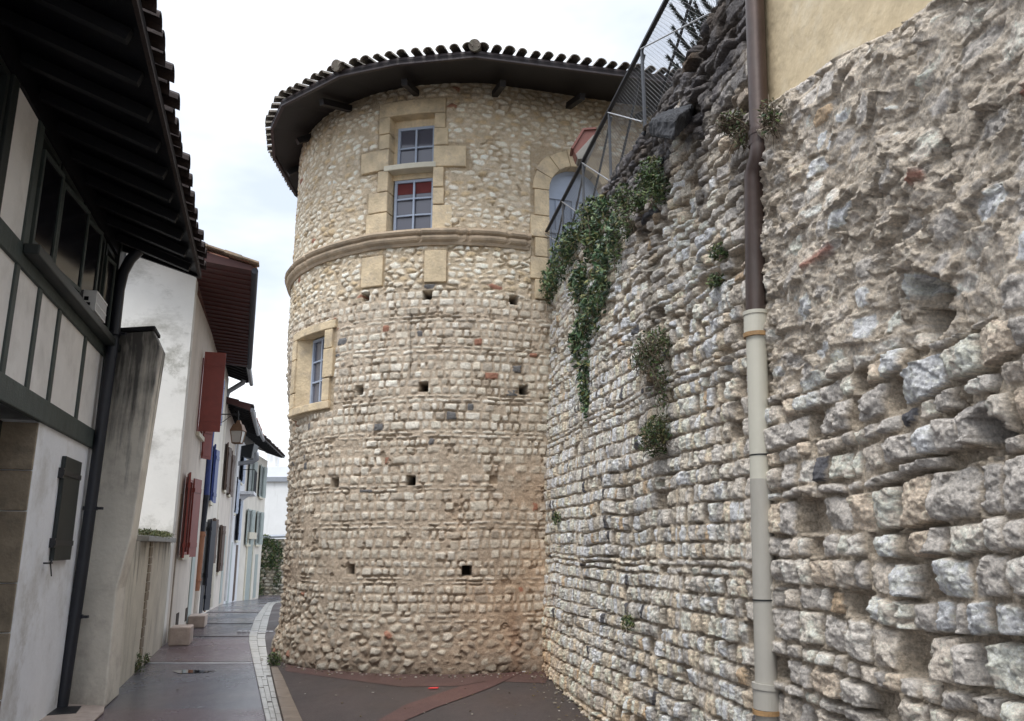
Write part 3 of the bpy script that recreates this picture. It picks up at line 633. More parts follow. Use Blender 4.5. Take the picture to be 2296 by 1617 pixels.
# ------------------------------------------------------------------ RIGHT-HAND WALL
WX, WS, WB = 1.83, -.122, .04
WD = np.array([WS, 1.0]); WD /= np.linalg.norm(WD); WN = np.array([-WD[1], WD[0]])   # towards the street
def wall_pt(y, o, z):
    y = np.asarray(y, float); z = np.asarray(z, float); o = np.asarray(o, float)
    x = WX+WS*y+WB*z; return np.stack([x+WN[0]*o, y+WN[1]*o, z+0*x], -1)
def hit_wall(u, v, o=0):
    r = ray(u, v); off = o*math.hypot(1, WS); t = (WX-off+WB*CZ)/(r[0]-WS*r[1]-WB*r[2]); return r[1]*t, CZ+r[2]*t
def wall_top(y): return np.interp(y, [4.3, 5.0, 6.0, 7, 8.5, 10, 12], [5.46, 5.42, 5.47, 5.50, 5.68, 5.78, 5.92])
def build_wall():
    root = empty('rampart_wall', (WX+WS*6, 6, 0), 'tall rough grey-white limestone rampart filling the right side, running from the foreground to the tower', 'stone wall')
    ys = [1.6]
    while ys[-1] < 12.05: ys.append(ys[-1]+max(.0050, .0024*ys[-1]))
    y = np.array(ys); st = .0068; z = np.arange(-.12, 6.1, st)
    Y, Z = np.meshgrid(y, z); S = Y*1.0074
    top = wall_top(Y)+.04*fbm(S, Z*0, 3, 3, 3)
    zf = np.minimum(Z, 5.9)
    gfan = 1.21*(1148-620+Y*0)/(1148-620)
    # courses fan out slightly towards the tower
    x_px = 1148+1753*(WX+WS*Y)/np.maximum(Y, 1.5); g = 1.13*(x_px-905)/(x_px-745)
    g = np.clip(g, .62, 1.02)
    Cc = 1.65+(Z-1.65)*g
    pat = [.105, .11, .10, .112, .105, .115, .10, .05, .045, .11, .10, .108]
    sd1, id1, lx1, lz1, h1 = coursed(S, Cc+.02*fbm(S, Z, .8, 90, 2), 131, pat, (.07, .135), .0065, .012, .010, 1.1, 1.0)
    pat2 = [.14, .12, .15, .06, .13, .07, .15, .12]
    ww = .05*fbm(S, Z, 1.2, 92, 3)
    Cn = 1.65+(Z-1.65)*1.0-.16*(4.4-Y)*sstep(4.4, 2.5, Y)*(Z-1.2)*.35
    sd2, id2, lx2, lz2, h2 = coursed(S+.02*fbm(S, Z, 3, 94, 2), Cn+ww*.45, 141, pat2, (.09, .19), .008, .015, .014, 1.2, 1.05)
    pat3 = [.075, .10, .06, .085, .05, .11]
    sd3, id3, lx3, lz3, h3 = coursed(S, Cc+.05*fbm(S, Z, 1.1, 95, 3), 151, pat3, (.11, .26), .008, .014, .024, .6, 1.2)
    sd4, id4, lx4, lz4 = rubble(S, Z, 161, .20, .12, .48)
    sd6, id6, lx6, lz6 = rubble(S+.3, Z+.1, 191, .035, .022, .48)
    def shard(i_, x_, z_, sd_, a, c): return x_*(rnd(i_, sd_)-.5)*2*a+z_*(rnd(i_, sd_+1)-.5)*2*a+(rnd(i_, sd_+2)-.5)*2*c
    sd5, id5, lx5, lz5 = rubble(S, Z, 171, .08, .045, .46)
    # zones
    e = .15*fbm(S, Z, 1.4, 99, 3)
    right = Y < 4.38+e*.3
    zr = right & (Z < 2.45+e+.25*(4.4-Y)*0); zc = right & ~zr
    zu = ~right & (Z > 3.35+e*1.5+.1*(Y-6))
    sd = np.where(zr, sd2, np.where(zc, sd4-.016-.03*(rnd(id4, 31) > .55), np.where(zu, sd3, sd1)))
    ID = np.where(zr, id2+11, np.where(zc, id4+5, np.where(zu, id3+3, id1)))
    lx = np.where(zr, lx2, np.where(zc, lx4, np.where(zu, lx3, lx1))); lz = np.where(zr, lz2, np.where(zc, lz4, np.where(zu, lz3, lz1)))
    ha, hb, hc, hd = rnd(ID, 1), rnd(ID, 2), rnd(ID, 3), rnd(ID, 4)
    sd = sd+.007*fbm(S, Z, 24, 108, 3)
    loss = (hb > .885) & ~zc                      # lost stones leave pockets
    buried = (fbm(S, Z, 1.7, 180, 3)+.25*fbm(S, Z, 5, 181, 2) > .26) & ~zr & ~zc
    t = sstep(0, .008, sd)
    near = sstep(7, 3, Y)
    amp = np.where(zr, .027, np.where(zc, .020, np.where(zu, .026, .023)))
    pro = amp*(.35+.95*ha)
    pro = np.where(loss, -.05-.06*hc, pro)
    pro = np.where(zc & (hc < .35), .0, pro)
    facet = facets(ID, lx, lz, 300, 5, .48, .012)+.003+shard(id5, lx5, lz5, 500, .20, .0035)+shard(id6, lx6, lz6, 510, .22, .002)
    chip = np.abs(fbm(S, Z, 9, 111, 4))*.008+.009*fbm(S, Z, 23, 113, 4, .7)-.012*np.abs(fbm(S, Z, 42, 115, 3, .7))
    mort = .010*fbm(S, Z, 15, 117, 4)-.004
    H = t*(pro+facet+chip)+(1-t)*(mort+np.where(zc, .012, 0))
    deep = sstep(.10, .40, fbm(S, Z, 2.3, 119, 3)+.35*fbm(S, Z, 9, 120, 2))
    H -= (1-t)*.065*deep*np.where(zc, .3, 1)*(~buried)
    H = np.where(buried, H*.45+.014+.010*fbm(S, Z, 12, 182, 4), H)
    H -= .020*np.exp(-((sd+.003)/.0045)**2)*sstep(-.25, .2, fbm(S, Z, 6, 183, 2))*(~zc)
    # small rubble grit in the concrete core
    tz5 = sstep(0, .010, sd5-.004); fb = sstep(-.25, .25, fbm(S, Z, 2.3, 121, 3))
    core = shard(id4, lx4, lz4, 520, .30, .012)*(rnd(id4, 33) > .3)+(shard(id5, lx5, lz5, 530, .42, .011)+shard(id6, lx6, lz6, 540, .38, .0045))*(.35+.65*fb)+.014*fbm(S, Z, 8, 124, 5, .65)+.045*fbm(S, Z, 1.6, 122, 3)-.02*np.abs(fbm(S, Z, 4, 123, 3))
    H = np.where(zc, core+.35*t*(pro+facet), H)
    # large-scale undulation and near bulges
    H += .035*fbm(S, Z, .8, 125, 3)+.016*fbm(S, Z, 3.1, 126, 3)*(1+.5*near)
    pm = np.exp(-((Y-4.45)/.16)**2); H = H*(1-pm)+np.minimum(H, .02)*pm
    # big hollows
    for u, v, ru, rz, dp in ((2068, 705, .16, .11, .30), (2215, 978, .10, .10, .26), (2205, 1500, .07, .13, .14), (1480, 985, .10, .20, .10), (1415, 1400, .15, .10, .14), (1640, 830, .08, .10, .07), (2080, 640, .12, .06, .12), (1760, 1330, .07, .2, .08), (1480, 1085, .12, .05, .12), (1690, 850, .05, .14, .12), (1600, 1340, .1, .05, .08), (2050, 640, .1, .1, .06), (2110, 330, .05, .05, .07)):
        hy, hz = hit_wall(u, v); dd = ((S-hy*1.0074)/(ru*.8))**2+((Z-hz)/(rz*.8))**2+1.7*fbm(S, Z, 8, 130+int(u), 4, .65)
        H -= dp*sstep(1.15, .75, dd)*(1.45+1.1*fbm(S, Z, 10, 7, 3))
    # a few long stones standing proud near the big hollow
    col = None
    palG = [(.60, .59, .57), (.70, .69, .67), (.50, .50, .49), (.76, .75, .72), (.52, .50, .45), (.60, .58, .53), (.42, .42, .42), (.66, .64, .59), (.59, .53, .44)]
    palN = [(.55, .545, .53), (.66, .65, .63), (.43, .425, .42), (.53, .50, .46), (.46, .455, .45), (.61, .59, .55), (.40, .395, .39), (.55, .49, .42)]
    k = rnd(ID, 9); cs = lerp(pick(palG, k), pick(palN, k), (sstep(5.6, 4, Y)*.9)[..., None])*np.where(zc, 1.0, 1.)[..., None]
    mor = np.array([.36, .325, .275])*(1+.16*fbm(S, Z, 6, 140, 4))[..., None]
    mor = lerp(mor, np.array([.58, .55, .50]), (zc*.8*(.5+.5*fbm(S, Z, 2, 141, 3)))[..., None])
    dark_gap = (1-t)*sstep(-.006, -.05, H)*.0
    cc = lerp(mor, cs, np.where(loss, 0, np.clip(t*1.0, 0, 1))[..., None])
    c5 = pick([(.55, .53, .49), (.44, .43, .42), (.60, .57, .52), (.36, .36, .36)], rnd(id5, 8)); cc = np.where((zc & (t < .4))[..., None], lerp(cc, c5, (tz5*.55)[..., None]), cc)
    cc = np.where(((rnd(ID, 15) > .985) & (t > .3))[..., None], np.array([.09, .095, .11]), cc)
    cc = np.where(((rnd(ID, 16) > .985) & (t > .3))[..., None], np.array([.46, .37, .27]), cc)
    # brick levelling seam in the core
    seam = np.exp(-((Z-3.02-.05*(4-Y)-.02*fbm(S, Z, 4, 150, 3))/.022)**2)*zc*(fbm(S, Z, 3, 151, 3) > -.02)*(Y < 3.9); cc = lerp(cc, np.array([.30, .13, .10]), (seam*.8)[..., None]); H += seam*.02
    cc = cc*(1+.14*fbm(S, Z, 1.1, 143, 4))[..., None]*(1+.20*fbm(S, Z, 26, 144, 4, .8))[..., None]*np.array([1.07, 1.0, .92])*1.46
    # black algae crust coming down from the wall head
    run = np.interp(Y, [4.4, 5, 6, 7, 8, 10, 11], [1.9, 1.8, 1.6, 1.25, .95, .5, .3])*(1+1.1*fbm(S, Z*.15, 2.2, 145, 4))
    blk = sstep(1.05, .25, (top-Z)/np.maximum(run, .1)+.30*fbm(S, Z, 4, 146, 4))*(Y > 4.42)
    cc = lerp(cc, cc*np.array([.21, .21, .235]), (np.clip(blk*1.1, 0, 1))[..., None])
    col2 = np.exp(-((Y-6.45-.08*fbm(S, Z, 2, 147, 3))/.22)**2)*sstep(2.2, 3.0, Z); cc = lerp(cc, cc*.38, (col2*.85)[..., None])
    # earthy foot, ochre pieces low down
    ft = (sstep(.9, .0, Z+.4*fbm(S, Z, 1.5, 148, 3))*.7)[..., None]; cc = lerp(cc, cc*np.array([.92, .80, .66]), ft)
    og = (sstep(10, 11.6, Y+.5*fbm(S, Z, 2, 149, 2))*sstep(1.6, .3, Z))[..., None]; cc = lerp(cc, cc*np.array([.95, .72, .52]), og*.5)
    # plastered house wall above the core: sheet ends here
    pl = np.interp(Y, [1.5, 2.88, 3.16, 3.6, 4.2, 4.33], [3.75, 3.84, 3.92, 4.08, 4.2, 4.22])+.05*fbm(S, Z*0, 2.5, 160, 4)
    head = np.where(Y < 4.33, pl, top)
    # roll the head of the wall back
    over = sstep(-.10, .0, Z-head); H = H-over*.10
    back = np.maximum(Z-head, 0); Zw = np.minimum(Z, head+.0*Z)
    H = H-np.where(Z > head, np.minimum((Z-head)*6, .5), 0)
    keep = ((Z-head)[:-1, :-1] < .09)
    H = H*(1-sstep(11.7, 12.0, Y)*.6)
    P = wall_pt(Y, H, Zw+np.minimum(back, .0))
    grid_mesh('wall_face', P, np.clip(cc, .01, .88), keep, M['stone'], root)
    # solid body behind the face
    b = MB()
    prof = [(1.6, 3.6), (4.33, 4.0), (4.34, 5.42), (6.2, 5.30), (8, 5.36), (10, 5.56), (11.95, 5.75)]
    poly = [wall_pt(prof[0][0], -.42, -.1)]+[wall_pt(a, -.42, c) for a, c in prof]+[wall_pt(11.95, -.42, -.1)]
    b.prism(poly, (.5, 0, 0)); b.build('wall_core', M['soil'], root)
    return root
rampart = build_wall()
def capstones():
    # irregular slabs along the wall head
    mb = MB(); y = 4.45; 
    while y < 11.6:
        L_ = random.uniform(.28, .6); zt = float(wall_top(y)); c = wall_pt(y+L_/2, -.25+random.uniform(-.03, .02), zt+random.uniform(-.05, .0)-.05)
        d = np.append(WD, 0); n = np.append(WN, 0)
        sl_ = np.array([0, 0, random.uniform(-.05, .05)])
        mb.box(c, (d+sl_)*L_*.49, (n+[0, 0, random.uniform(-.1, .05)])*random.uniform(.19, .25), (0, 0, random.uniform(.03, .06))); y += L_
    o = mb.build('coping', M['darkstone'], rampart, bevel=.02)
    s = o.modifiers.new('sub', 'SUBSURF'); s.subdivision_type = 'SIMPLE'; s.levels = s.render_levels = 3
    tx = bpy.data.textures.new('chip', 'CLOUDS'); tx.noise_scale = .09
    dm = o.modifiers.new('chip', 'DISPLACE'); dm.texture = tx; dm.strength = .05
    # projecting stone bracket
    hw = lambda u, v, o_: wall_pt(*[(lambda q: (q[0], o_, q[1]))(hit_wall(u, v, o_))][0])
    V = [hw(1478, 300, -.1), hw(1452, 312, .30), hw(1506, 323, .32), hw(1540, 285, .12), hw(1560, 262, -.1),
         hw(1490, 245, -.1), hw(1456, 272, .30), hw(1512, 268, .32), hw(1548, 240, .12), hw(1560, 222, -.1)]
    b = MB(); b.add(V, [(4, 3, 2, 1, 0), (5, 6, 7, 8, 9), (0, 1, 6, 5), (1, 2, 7, 6), (2, 3, 8, 7), (3, 4, 9, 8), (4, 0, 5, 9)])
    o = b.build('stone_bracket', M['darkstone'], rampart, bevel=.03)
    s = o.modifiers.new('sub', 'SUBSURF'); s.subdivision_type = 'SIMPLE'; s.levels = s.render_levels = 4
    dm = o.modifiers.new('chip', 'DISPLACE'); dm.texture = tx; dm.strength = .045
capstones()
# plastered house above the core
hb = empty('ochre_house', wall_pt(3, -.3, 3.6), 'ochre plastered house wall rising above the bare rubble core, right of the brown drainpipe', 'house')
b = MB(); n = np.append(WN, 0)
q = [wall_pt(a, -.07, c) for a, c in ((.6, 3.5), (4.36, 3.95), (4.36, 8.6), (.6, 8.6))]
b.prism(q, -n*4.0); b.build('wall', M['plaster'], hb, bevel=.02)
b = MB(); q = [wall_pt(a, .45, 8.55) for a in (.4, 4.7)]+[wall_pt(a, -4.2, 9.6) for a in (4.7, .4)]; b.prism(q, (0, 0, .12)); b.build('roof', M['tile_red'], hb)

# ------------------------------------------------------------------ right downpipe
def downpipe_right():
    p0 = wall_pt(4.5, .13, 0)
    root = empty('drainpipe', p0, 'tall drainpipe on the rubble wall, brown metal above and cream plastic below', 'drainpipe')
    def P(u, v, y): return at_y(u, v, y)
    yv = 4.36
    a = P(1690, -60, 4.30); b_ = P(1703, 310, 4.30); c1 = P(1704, 345, 4.28); c2 = P(1690, 392, 4.36); d = P(1695, 705, yv)
    up = MB(); up.tube([a, b_, b_+(c1-b_)*.7, c1+(c2-c1)*.25, c1+(c2-c1)*.7, c2+(d-c2)*.03, d], .056, 24); up.build('upper_pipe', M['pipe_brown'], root, smooth=True)
    rg = MB()
    for v in (300, 322): q = P(1703.5, v, 4.30); rg.tube([q-[0, 0, .016], q+[0, 0, .016]], .066, 24)
    q = P(1703.5, 311, 4.30); rg.tube([q-[0, 0, .03], q+[0, 0, .03]], .061, 24)
    rg.build('collar', M['pipe_brown'], root, smooth=False)
    e = P(1706, 1075, yv); g_ = P(1719, 1545, yv); low = wall_pt(4.47, .13, .02)
    lowdir = (g_-e)/np.linalg.norm(g_-e); end = g_+lowdir*((0.02-g_[2])/lowdir[2])
    t0 = P(1694, 700, yv)
    m1 = MB(); m1.tube([t0, e], .056, 28); m1.build('middle_pipe', M['pipe_cream'], root, smooth=True)
    m2 = MB(); m2.tube([e, g_, end], .0565, 28); m2.build('lower_pipe', M['pipe_grey'], root, smooth=True)
    cu = MB(); q0 = P(1694, 700, yv); q1 = P(1695, 748, yv); q2 = P(1694.5, 708, yv); cu.tube([q0, q2], .071, 28); cu.tube([q2, q1], .066, 28); cu.build('socket', M['pipe_cream'], root)
    cu = MB(); q0 = P(1718.5, 1532, yv); q1 = P(1720, 1590, yv); q2 = P(1718.6, 1545, yv); cu.tube([q0, q2], .073, 28); cu.tube([q2, q1], .067, 28); cu.build('socket', M['pipe_grey'], root)
    for u, v, m_, r_, hh in ((1695, 752, 'rust', .069, .012), (1720, 1596, 'rust', .072, .011)):
        q = P(u, v, yv); k = MB(); k.tube([q-[0, 0, hh], q+[0, 0, hh]], r_, 28); k.box(q+np.array([.075, .02, 0]), (.05, 0, 0), (0, .012, 0), (0, 0, hh*.8)); k.build('clamp', M[m_], root)
    for u, v in ((1705, 1021), (1713, 1345)):
        q = P(u, v, yv); k = MB(); k.tube([q-[0, 0, .004], q+[0, 0, .004]], .0595, 28); k.build('strap', M['strap'], root)
    # clamps' embossed triangle of mould marks on the sockets
downpipe_right()

# ------------------------------------------------------------------ railing on the wall head
def railing():
    root = empty('railing', (1.0, 9, 5.6), 'grey steel railing with wire mesh panels and crossed braces along the top of the rampart', 'railing')
    ZR = 6.40
    tops = [at_z(u, v, ZR) for u, v in ((1224, 522), (1261, 449), (1307, 362), (1363, 249), (1439, 107))]
    dr = (tops[4]-tops[0]); dr /= np.linalg.norm(dr)
    l45 = np.linalg.norm(tops[4]-tops[3]); 
    line = lambda t: tops[0]+dr*t
    ts = [float((p-tops[0])@dr) for p in tops]; ts += [ts[-1]+1.75, ts[-1]+3.5]
    n = np.array([dr[1], -dr[0], 0]); n = n if n[0] < 0 else -n
    def base_z(t): p = line(t); return float(wall_top(p[1]))+.02-.18*(t < 4)
    r = MB(); a, b_ = line(-.02), line(ts[-1]); r.box((a+b_)/2, dr*np.linalg.norm(b_-a)/2, n*.022, (0, 0, .013)); r.build('top_rail', M['black_iron'], root)
    for t in ts:
        p = line(t); zb = base_z(t)-.15; k = MB(); k.box((p[0], p[1], (zb+ZR-.02)/2), dr*.026, n*.009, (0, 0, (ZR-.02-zb)/2)); k.build('post', M['steel'], root)
    for i in range(len(ts)-1):
        a, b_ = ts[i], ts[i+1]; za, zb = base_z(a), base_z(b_)
        inn = -n*.035
        A = line(b_-.03); A[2] = ZR-.05; B = line(a+.05); B[2] = za+.02; mid = (A+B)/2+np.array([0, 0, -.035])
        k = MB(); k.tube([A+inn, mid+inn, B+inn], .0135, 6); k.build('dark_brace', M['black_iron'], root)
        A = line(a+.02); A[2] = ZR-.03; B = line(b_-.03); B[2] = zb+.1
        k = MB(); k.tube([A-inn*.5, B-inn*.5], .007, 6); k.build('light_brace', M['steel_light'], root)
        k = MB(); sp = .045; Ln = b_-a; z0 = min(za, zb); Ht = ZR-.02-z0
        def wire(x0, z0_, x1, z1_):
            p, q_ = line(a+x0), line(a+x1); p[2] = z0+z0_; q_[2] = z0+z1_; k.tube([p+inn*.3, q_+inn*.3], .0016, 3, cap=False)
        x = -Ht
        while x < Ln:
            x0 = max(x, 0); x1 = min(x+Ht, Ln)
            if x1 > x0:
                wire(x0, x0-x, x1, x1-x); wire(x0, Ht-(x0-x), x1, Ht-(x1-x))
            x += sp*1.1
        k.build('mesh_panel', M['wire'], root)
railing()
# red box by the railing
def red_box():
    c = at_y(1312, 318, 9.55)
    root = empty('floodlight', c, 'small red box-shaped floodlight with a dull grey underside fixed outside the railing', 'floodlight')
    yy = c[1]; P = lambda u, v, d: at_y(u, v, yy+d)
    b = MB(); fr = [P(1284, 330, 0), P(1293, 355, 0), P(1333, 309, 0), P(1337, 288, 0), P(1309, 290, 0)]
    b.prism(fr, (0, .22, .02)); b.build('housing', M['redbox'], root, bevel=.006)
    b = MB(); b.prism([P(1291, 345, -.012), P(1296, 357, -.012), P(1317, 355, -.012), P(1338, 312, -.012), P(1336, 301, -.012), P(1330, 303, -.012)], (0, .2, .0)); b.build('lamp_glass', M['greymetal'], root, bevel=.004)
    b = MB(); b.prism([P(1280, 332, -.02), P(1307, 287, -.02), P(1337, 285, -.02), P(1337, 289, -.02), P(1310, 291, -.02), P(1285, 333, -.02)], (0, .26, .02)); b.build('lid', M['redbox'], root)
    b = MB(); b.tube([P(1330, 300, .1), P(1346, 300, .12)], .012, 8); b.build('arm', M['steel'], root)
red_box()
# ------------------------------------------------------------------ vegetation
rngv = np.random.default_rng(8)
def foliage(name, blobs, nleaf, size, cols, label, cat, group=None, stems=0, parent_loc=None, normal=None, stemcol=(.09, .07, .045)):
    """blobs: list of (centre, (rx, ry, rz), weight); small bent leaves scattered through them"""
    loc = parent_loc if parent_loc is not None else blobs[0][0]
    root = empty(name, loc, label, cat, group)
    w_ = np.array([b[2] for b in blobs]); w_ = w_/w_.sum(); V = []; Fc = []; Cl = []
    idx = rngv.choice(len(blobs), nleaf, p=w_)
    for i in idx:
        c, r, _ = blobs[i]; d = rngv.normal(size=3); d /= np.linalg.norm(d); d = d*rngv.random()**.45
        p = np.array(c)+d*np.array(r)
        nn = rngv.normal(size=3)*.7+np.array([-.35, -.25, .55]); nn /= np.linalg.norm(nn)
        t = np.cross(nn, rngv.normal(size=3)); t /= np.linalg.norm(t); b = np.cross(nn, t)
        s = size*rngv.uniform(.4, 1.45); k = len(V)
        V += [p-t*s, p+b*s*.45-nn*s*.12, p+t*s, p-b*s*.45-nn*s*.12, p-t*s*.2+nn*s*.08]
        Fc += [(k, k+1, k+4), (k+1, k+2, k+4), (k+2, k+3, k+4), (k+3, k, k+4)]
        cl = np.array(cols[rngv.integers(len(cols))])*rngv.uniform(.7, 1.3); Cl += [cl]*5
    mb = MB(); mb.v = [tuple(map(float, q)) for q in V]; mb.f = Fc; mb.c = [tuple(q) for q in Cl]
    mb.build('leaves', M['leaf'], root)
    if stems:
        sm = MB()
        for _ in range(stems):
            i = rngv.choice(len(blobs), p=w_); c, r, _w = blobs[i]; c = np.array(c); r = np.array(r)
            a = c+rngv.uniform(-.7, .7, 3)*r; e_ = c+rngv.uniform(-1, 1, 3)*r*1.15; e_[2] -= .3*r[2]
            sm.tube([a, (a+e_)/2+rngv.normal(size=3)*r*.2, e_], [.004, .003, .0015], 3, cap=False)
        sm.build('stems', M['bark'], root)
    return root
GREEN = [(.06, .10, .035), (.085, .135, .045), (.05, .08, .04), (.12, .16, .055), (.045, .065, .03), (.15, .14, .06)]
IVY = [(.045, .085, .045), (.065, .12, .055), (.09, .15, .065), (.035, .06, .038), (.15, .20, .085), (.17, .17, .06)]
DRY = [(.09, .10, .04), (.07, .09, .035), (.12, .11, .05), (.05, .07, .03)]
def wb(u, v, ru, rz, ro=.1, w_=1., o=.06):     # blob on the rampart: radii along the wall, up and outwards
    yy, zz = hit_wall(u, v, o); p = wall_pt(yy, o, zz); return (p, (abs(WD[0])*ru+ro, ru, rz), w_)
foliage('ivy', [wb(1265, 590, .95, .30, .12, 3), wb(1240, 640, .75, .24, .12, 2.2), wb(1320, 500, .45, .28, .12, 2), wb(1285, 545, .6, .25, .12, 2), wb(1350, 640, .35, .3, .06, .7), wb(1370, 525, .25, .25, .07, .8), wb(1352, 470, .25, .15, .08, .6), wb(1350, 590, .25, .3, .08, 1), wb(1330, 540, .28, .28, .1, 2), wb(1300, 640, .35, .3, .1, 2), wb(1330, 680, .25, .4, .1, 1.2), wb(1310, 730, .22, .38, .1, 1.5), wb(1290, 770, .2, .3, .06, 1), wb(1310, 850, .18, .35, .06, .8), wb(1310, 900, .12, .25, .05, .35)],
        6600, .034, IVY, 'dark glossy ivy spilling over the wall head beside the tower', 'ivy', stems=240)
foliage('wall_shrub', [wb(1465, 395, .15, .17, .14, 2), wb(1475, 430, .15, .15, .12, 1), wb(1430, 450, .15, .14, .10, 1), wb(1395, 445, .18, .14, .10, 1.2), wb(1400, 500, .18, .2, .08, .9), wb(1380, 560, .18, .25, .06, .6)],
        3000, .019, GREEN, 'bushy green shrub growing from the blackened stones below the stone bracket', 'shrub', stems=60)
foliage('wall_shrub', [wb(1455, 790, .17, .2, .10, 1.6), wb(1480, 770, .10, .15, .1, 1), wb(1480, 860, .10, .25, .08, .8), wb(1430, 800, .15, .15, .07, .6)],
        1150, .016, DRY+GREEN, 'straggly dry shrub hanging in the middle of the rampart', 'shrub', stems=110)
foliage('wall_shrub', [wb(1465, 985, .16, .15, .12, 1), wb(1478, 960, .12, .12, .1, .5)],
        1100, .016, DRY+GREEN, 'rounded green shrub lowest in the dark streak of the rampart', 'shrub', stems=40)
foliage('wall_tuft', [wb(1640, 275, .12, .07, .09, 1), wb(1668, 300, .10, .09, .09, .6), wb(1725, 265, .08, .12, .06, .5)],
        520, .014, GREEN+DRY, 'wiry dry tuft with a little green growing behind the pipe collar', 'tuft', stems=170)
foliage('wall_tuft', [wb(1612, 565, .06, .06, .06, 1)], 230, .015, GREEN, 'small green tuft in a joint left of the brown pipe, upper of two', 'tuft', stems=10)
foliage('wall_tuft', [wb(1605, 632, .06, .06, .06, 1)], 230, .015, GREEN, 'small green tuft in a joint left of the brown pipe, lower of two', 'tuft', stems=10)
foliage('wall_tuft', [wb(1213, 1160, .07, .09, .05, 1)], 160, .018, GREEN, 'tiny green tuft in the corner where rampart meets tower', 'tuft', stems=5)
foliage('wall_tuft', [wb(1247, 1163, .06, .10, .05, 1)], 160, .018, GREEN, 'tiny green tuft just right of the tower corner tuft', 'tuft', stems=5)
foliage('wall_tuft', [wb(1407, 1395, .05, .08, .06, 1)], 160, .015, GREEN, 'small green fern over a dark hollow low in the rampart', 'fern', stems=8)
def gb(u, v, r, rz, dy=0): p = ground(u, v); return (p+np.array([0, dy, rz*.5]), (r, r, rz), 1.)
foliage('kerb_weed', [gb(612, 1492, .11, .13, .05)], 300, .022, GREEN, 'green weeds at the foot of the tower beside the gutter', 'weeds', stems=6)
foliage('kerb_weed', [gb(303, 1508, .12, .17), gb(318, 1488, .12, .12)], 500, .024, GREEN, 'leafy weeds at the foot of the low rendered wall', 'weeds', stems=10)
foliage('kerb_weed', [gb(470, 1360, .2, .12), gb(480, 1355, .2, .10)], 300, .035, [(.1, .2, .04), (.07, .14, .03)], 'bright green weeds by the dark shutters down the street', 'weeds')
foliage('kerb_weed', [gb(1318, 1590, .10, .05, -.03), gb(1270, 1548, .15, .03)], 110, .014, DRY, 'sparse dry weeds along the foot of the rampart', 'weeds', stems=6)
def monkey_tree():
    root = empty('monkey_puzzle_tree', (2.5, 8.4, 5.2), 'dark spiky monkey puzzle tree seen through the railing at the top of the wall', 'tree')
    tr = MB(); tr.tube([(2.5, 8.4, 5.2), (2.52, 8.4, 7), (2.5, 8.4, 9.5)], [.09, .08, .04], 10); tr.build('trunk', M['bark'], root, smooth=True)
    cr_ = MB(); stm = []
    V = []; Fc = []; Cl = []
    tips = [(1508, 15), (1512, 65), (1516, 118), (1520, 150), (1527, -20), (1545, 40), (1555, 100), (1500, -40), (1560, 10), (1505, 95), (1535, 140), (1575, 60), (1550, -60), (1500, 130)]
    for (u, v) in tips:
        e_ = at_y(u, v, 7.7+rngv.uniform(-.3, .4)); a = np.array([2.5, 8.4, e_[2]-.15+rngv.uniform(-.1, .1)])
        n_ = 30; prev = None
        for i in range(n_+1):
            t = i/n_; p = a+(e_-a)*t+np.array([0, 0, -.16*math.sin(math.pi*t)]); d = (e_-a)/np.linalg.norm(e_-a)
            for k in range(9):
                an = 2*math.pi*(k/9+i*.06); s1 = np.cross(d, [0, 0, 1]); s1 /= np.linalg.norm(s1); s2 = np.cross(s1, d)
                o_ = s1*math.cos(an)+s2*math.sin(an); b0 = len(V); w2 = np.cross(o_, d)*.014
                L_ = .062*(1-.4*t)
                V += [p-w2, p+w2, p+o_*L_+d*.05]; Fc.append((b0, b0+1, b0+2)); cl = np.array([.022, .036, .026])*rngv.uniform(.6, 1.5); Cl += [tuple(cl)]*3
        stm.append([a, (a+e_)/2+np.array([0, 0, -.16]), e_])
    cr_.v = [tuple(map(float, q)) for q in V]; cr_.f = Fc; cr_.c = Cl; cr_.build('crown', M['leaf'], root)
    br = MB()
    for s_ in stm: br.tube(s_, [.02, .014, .006], 5)
    br.build('branches', M['bark'], root)
monkey_tree()

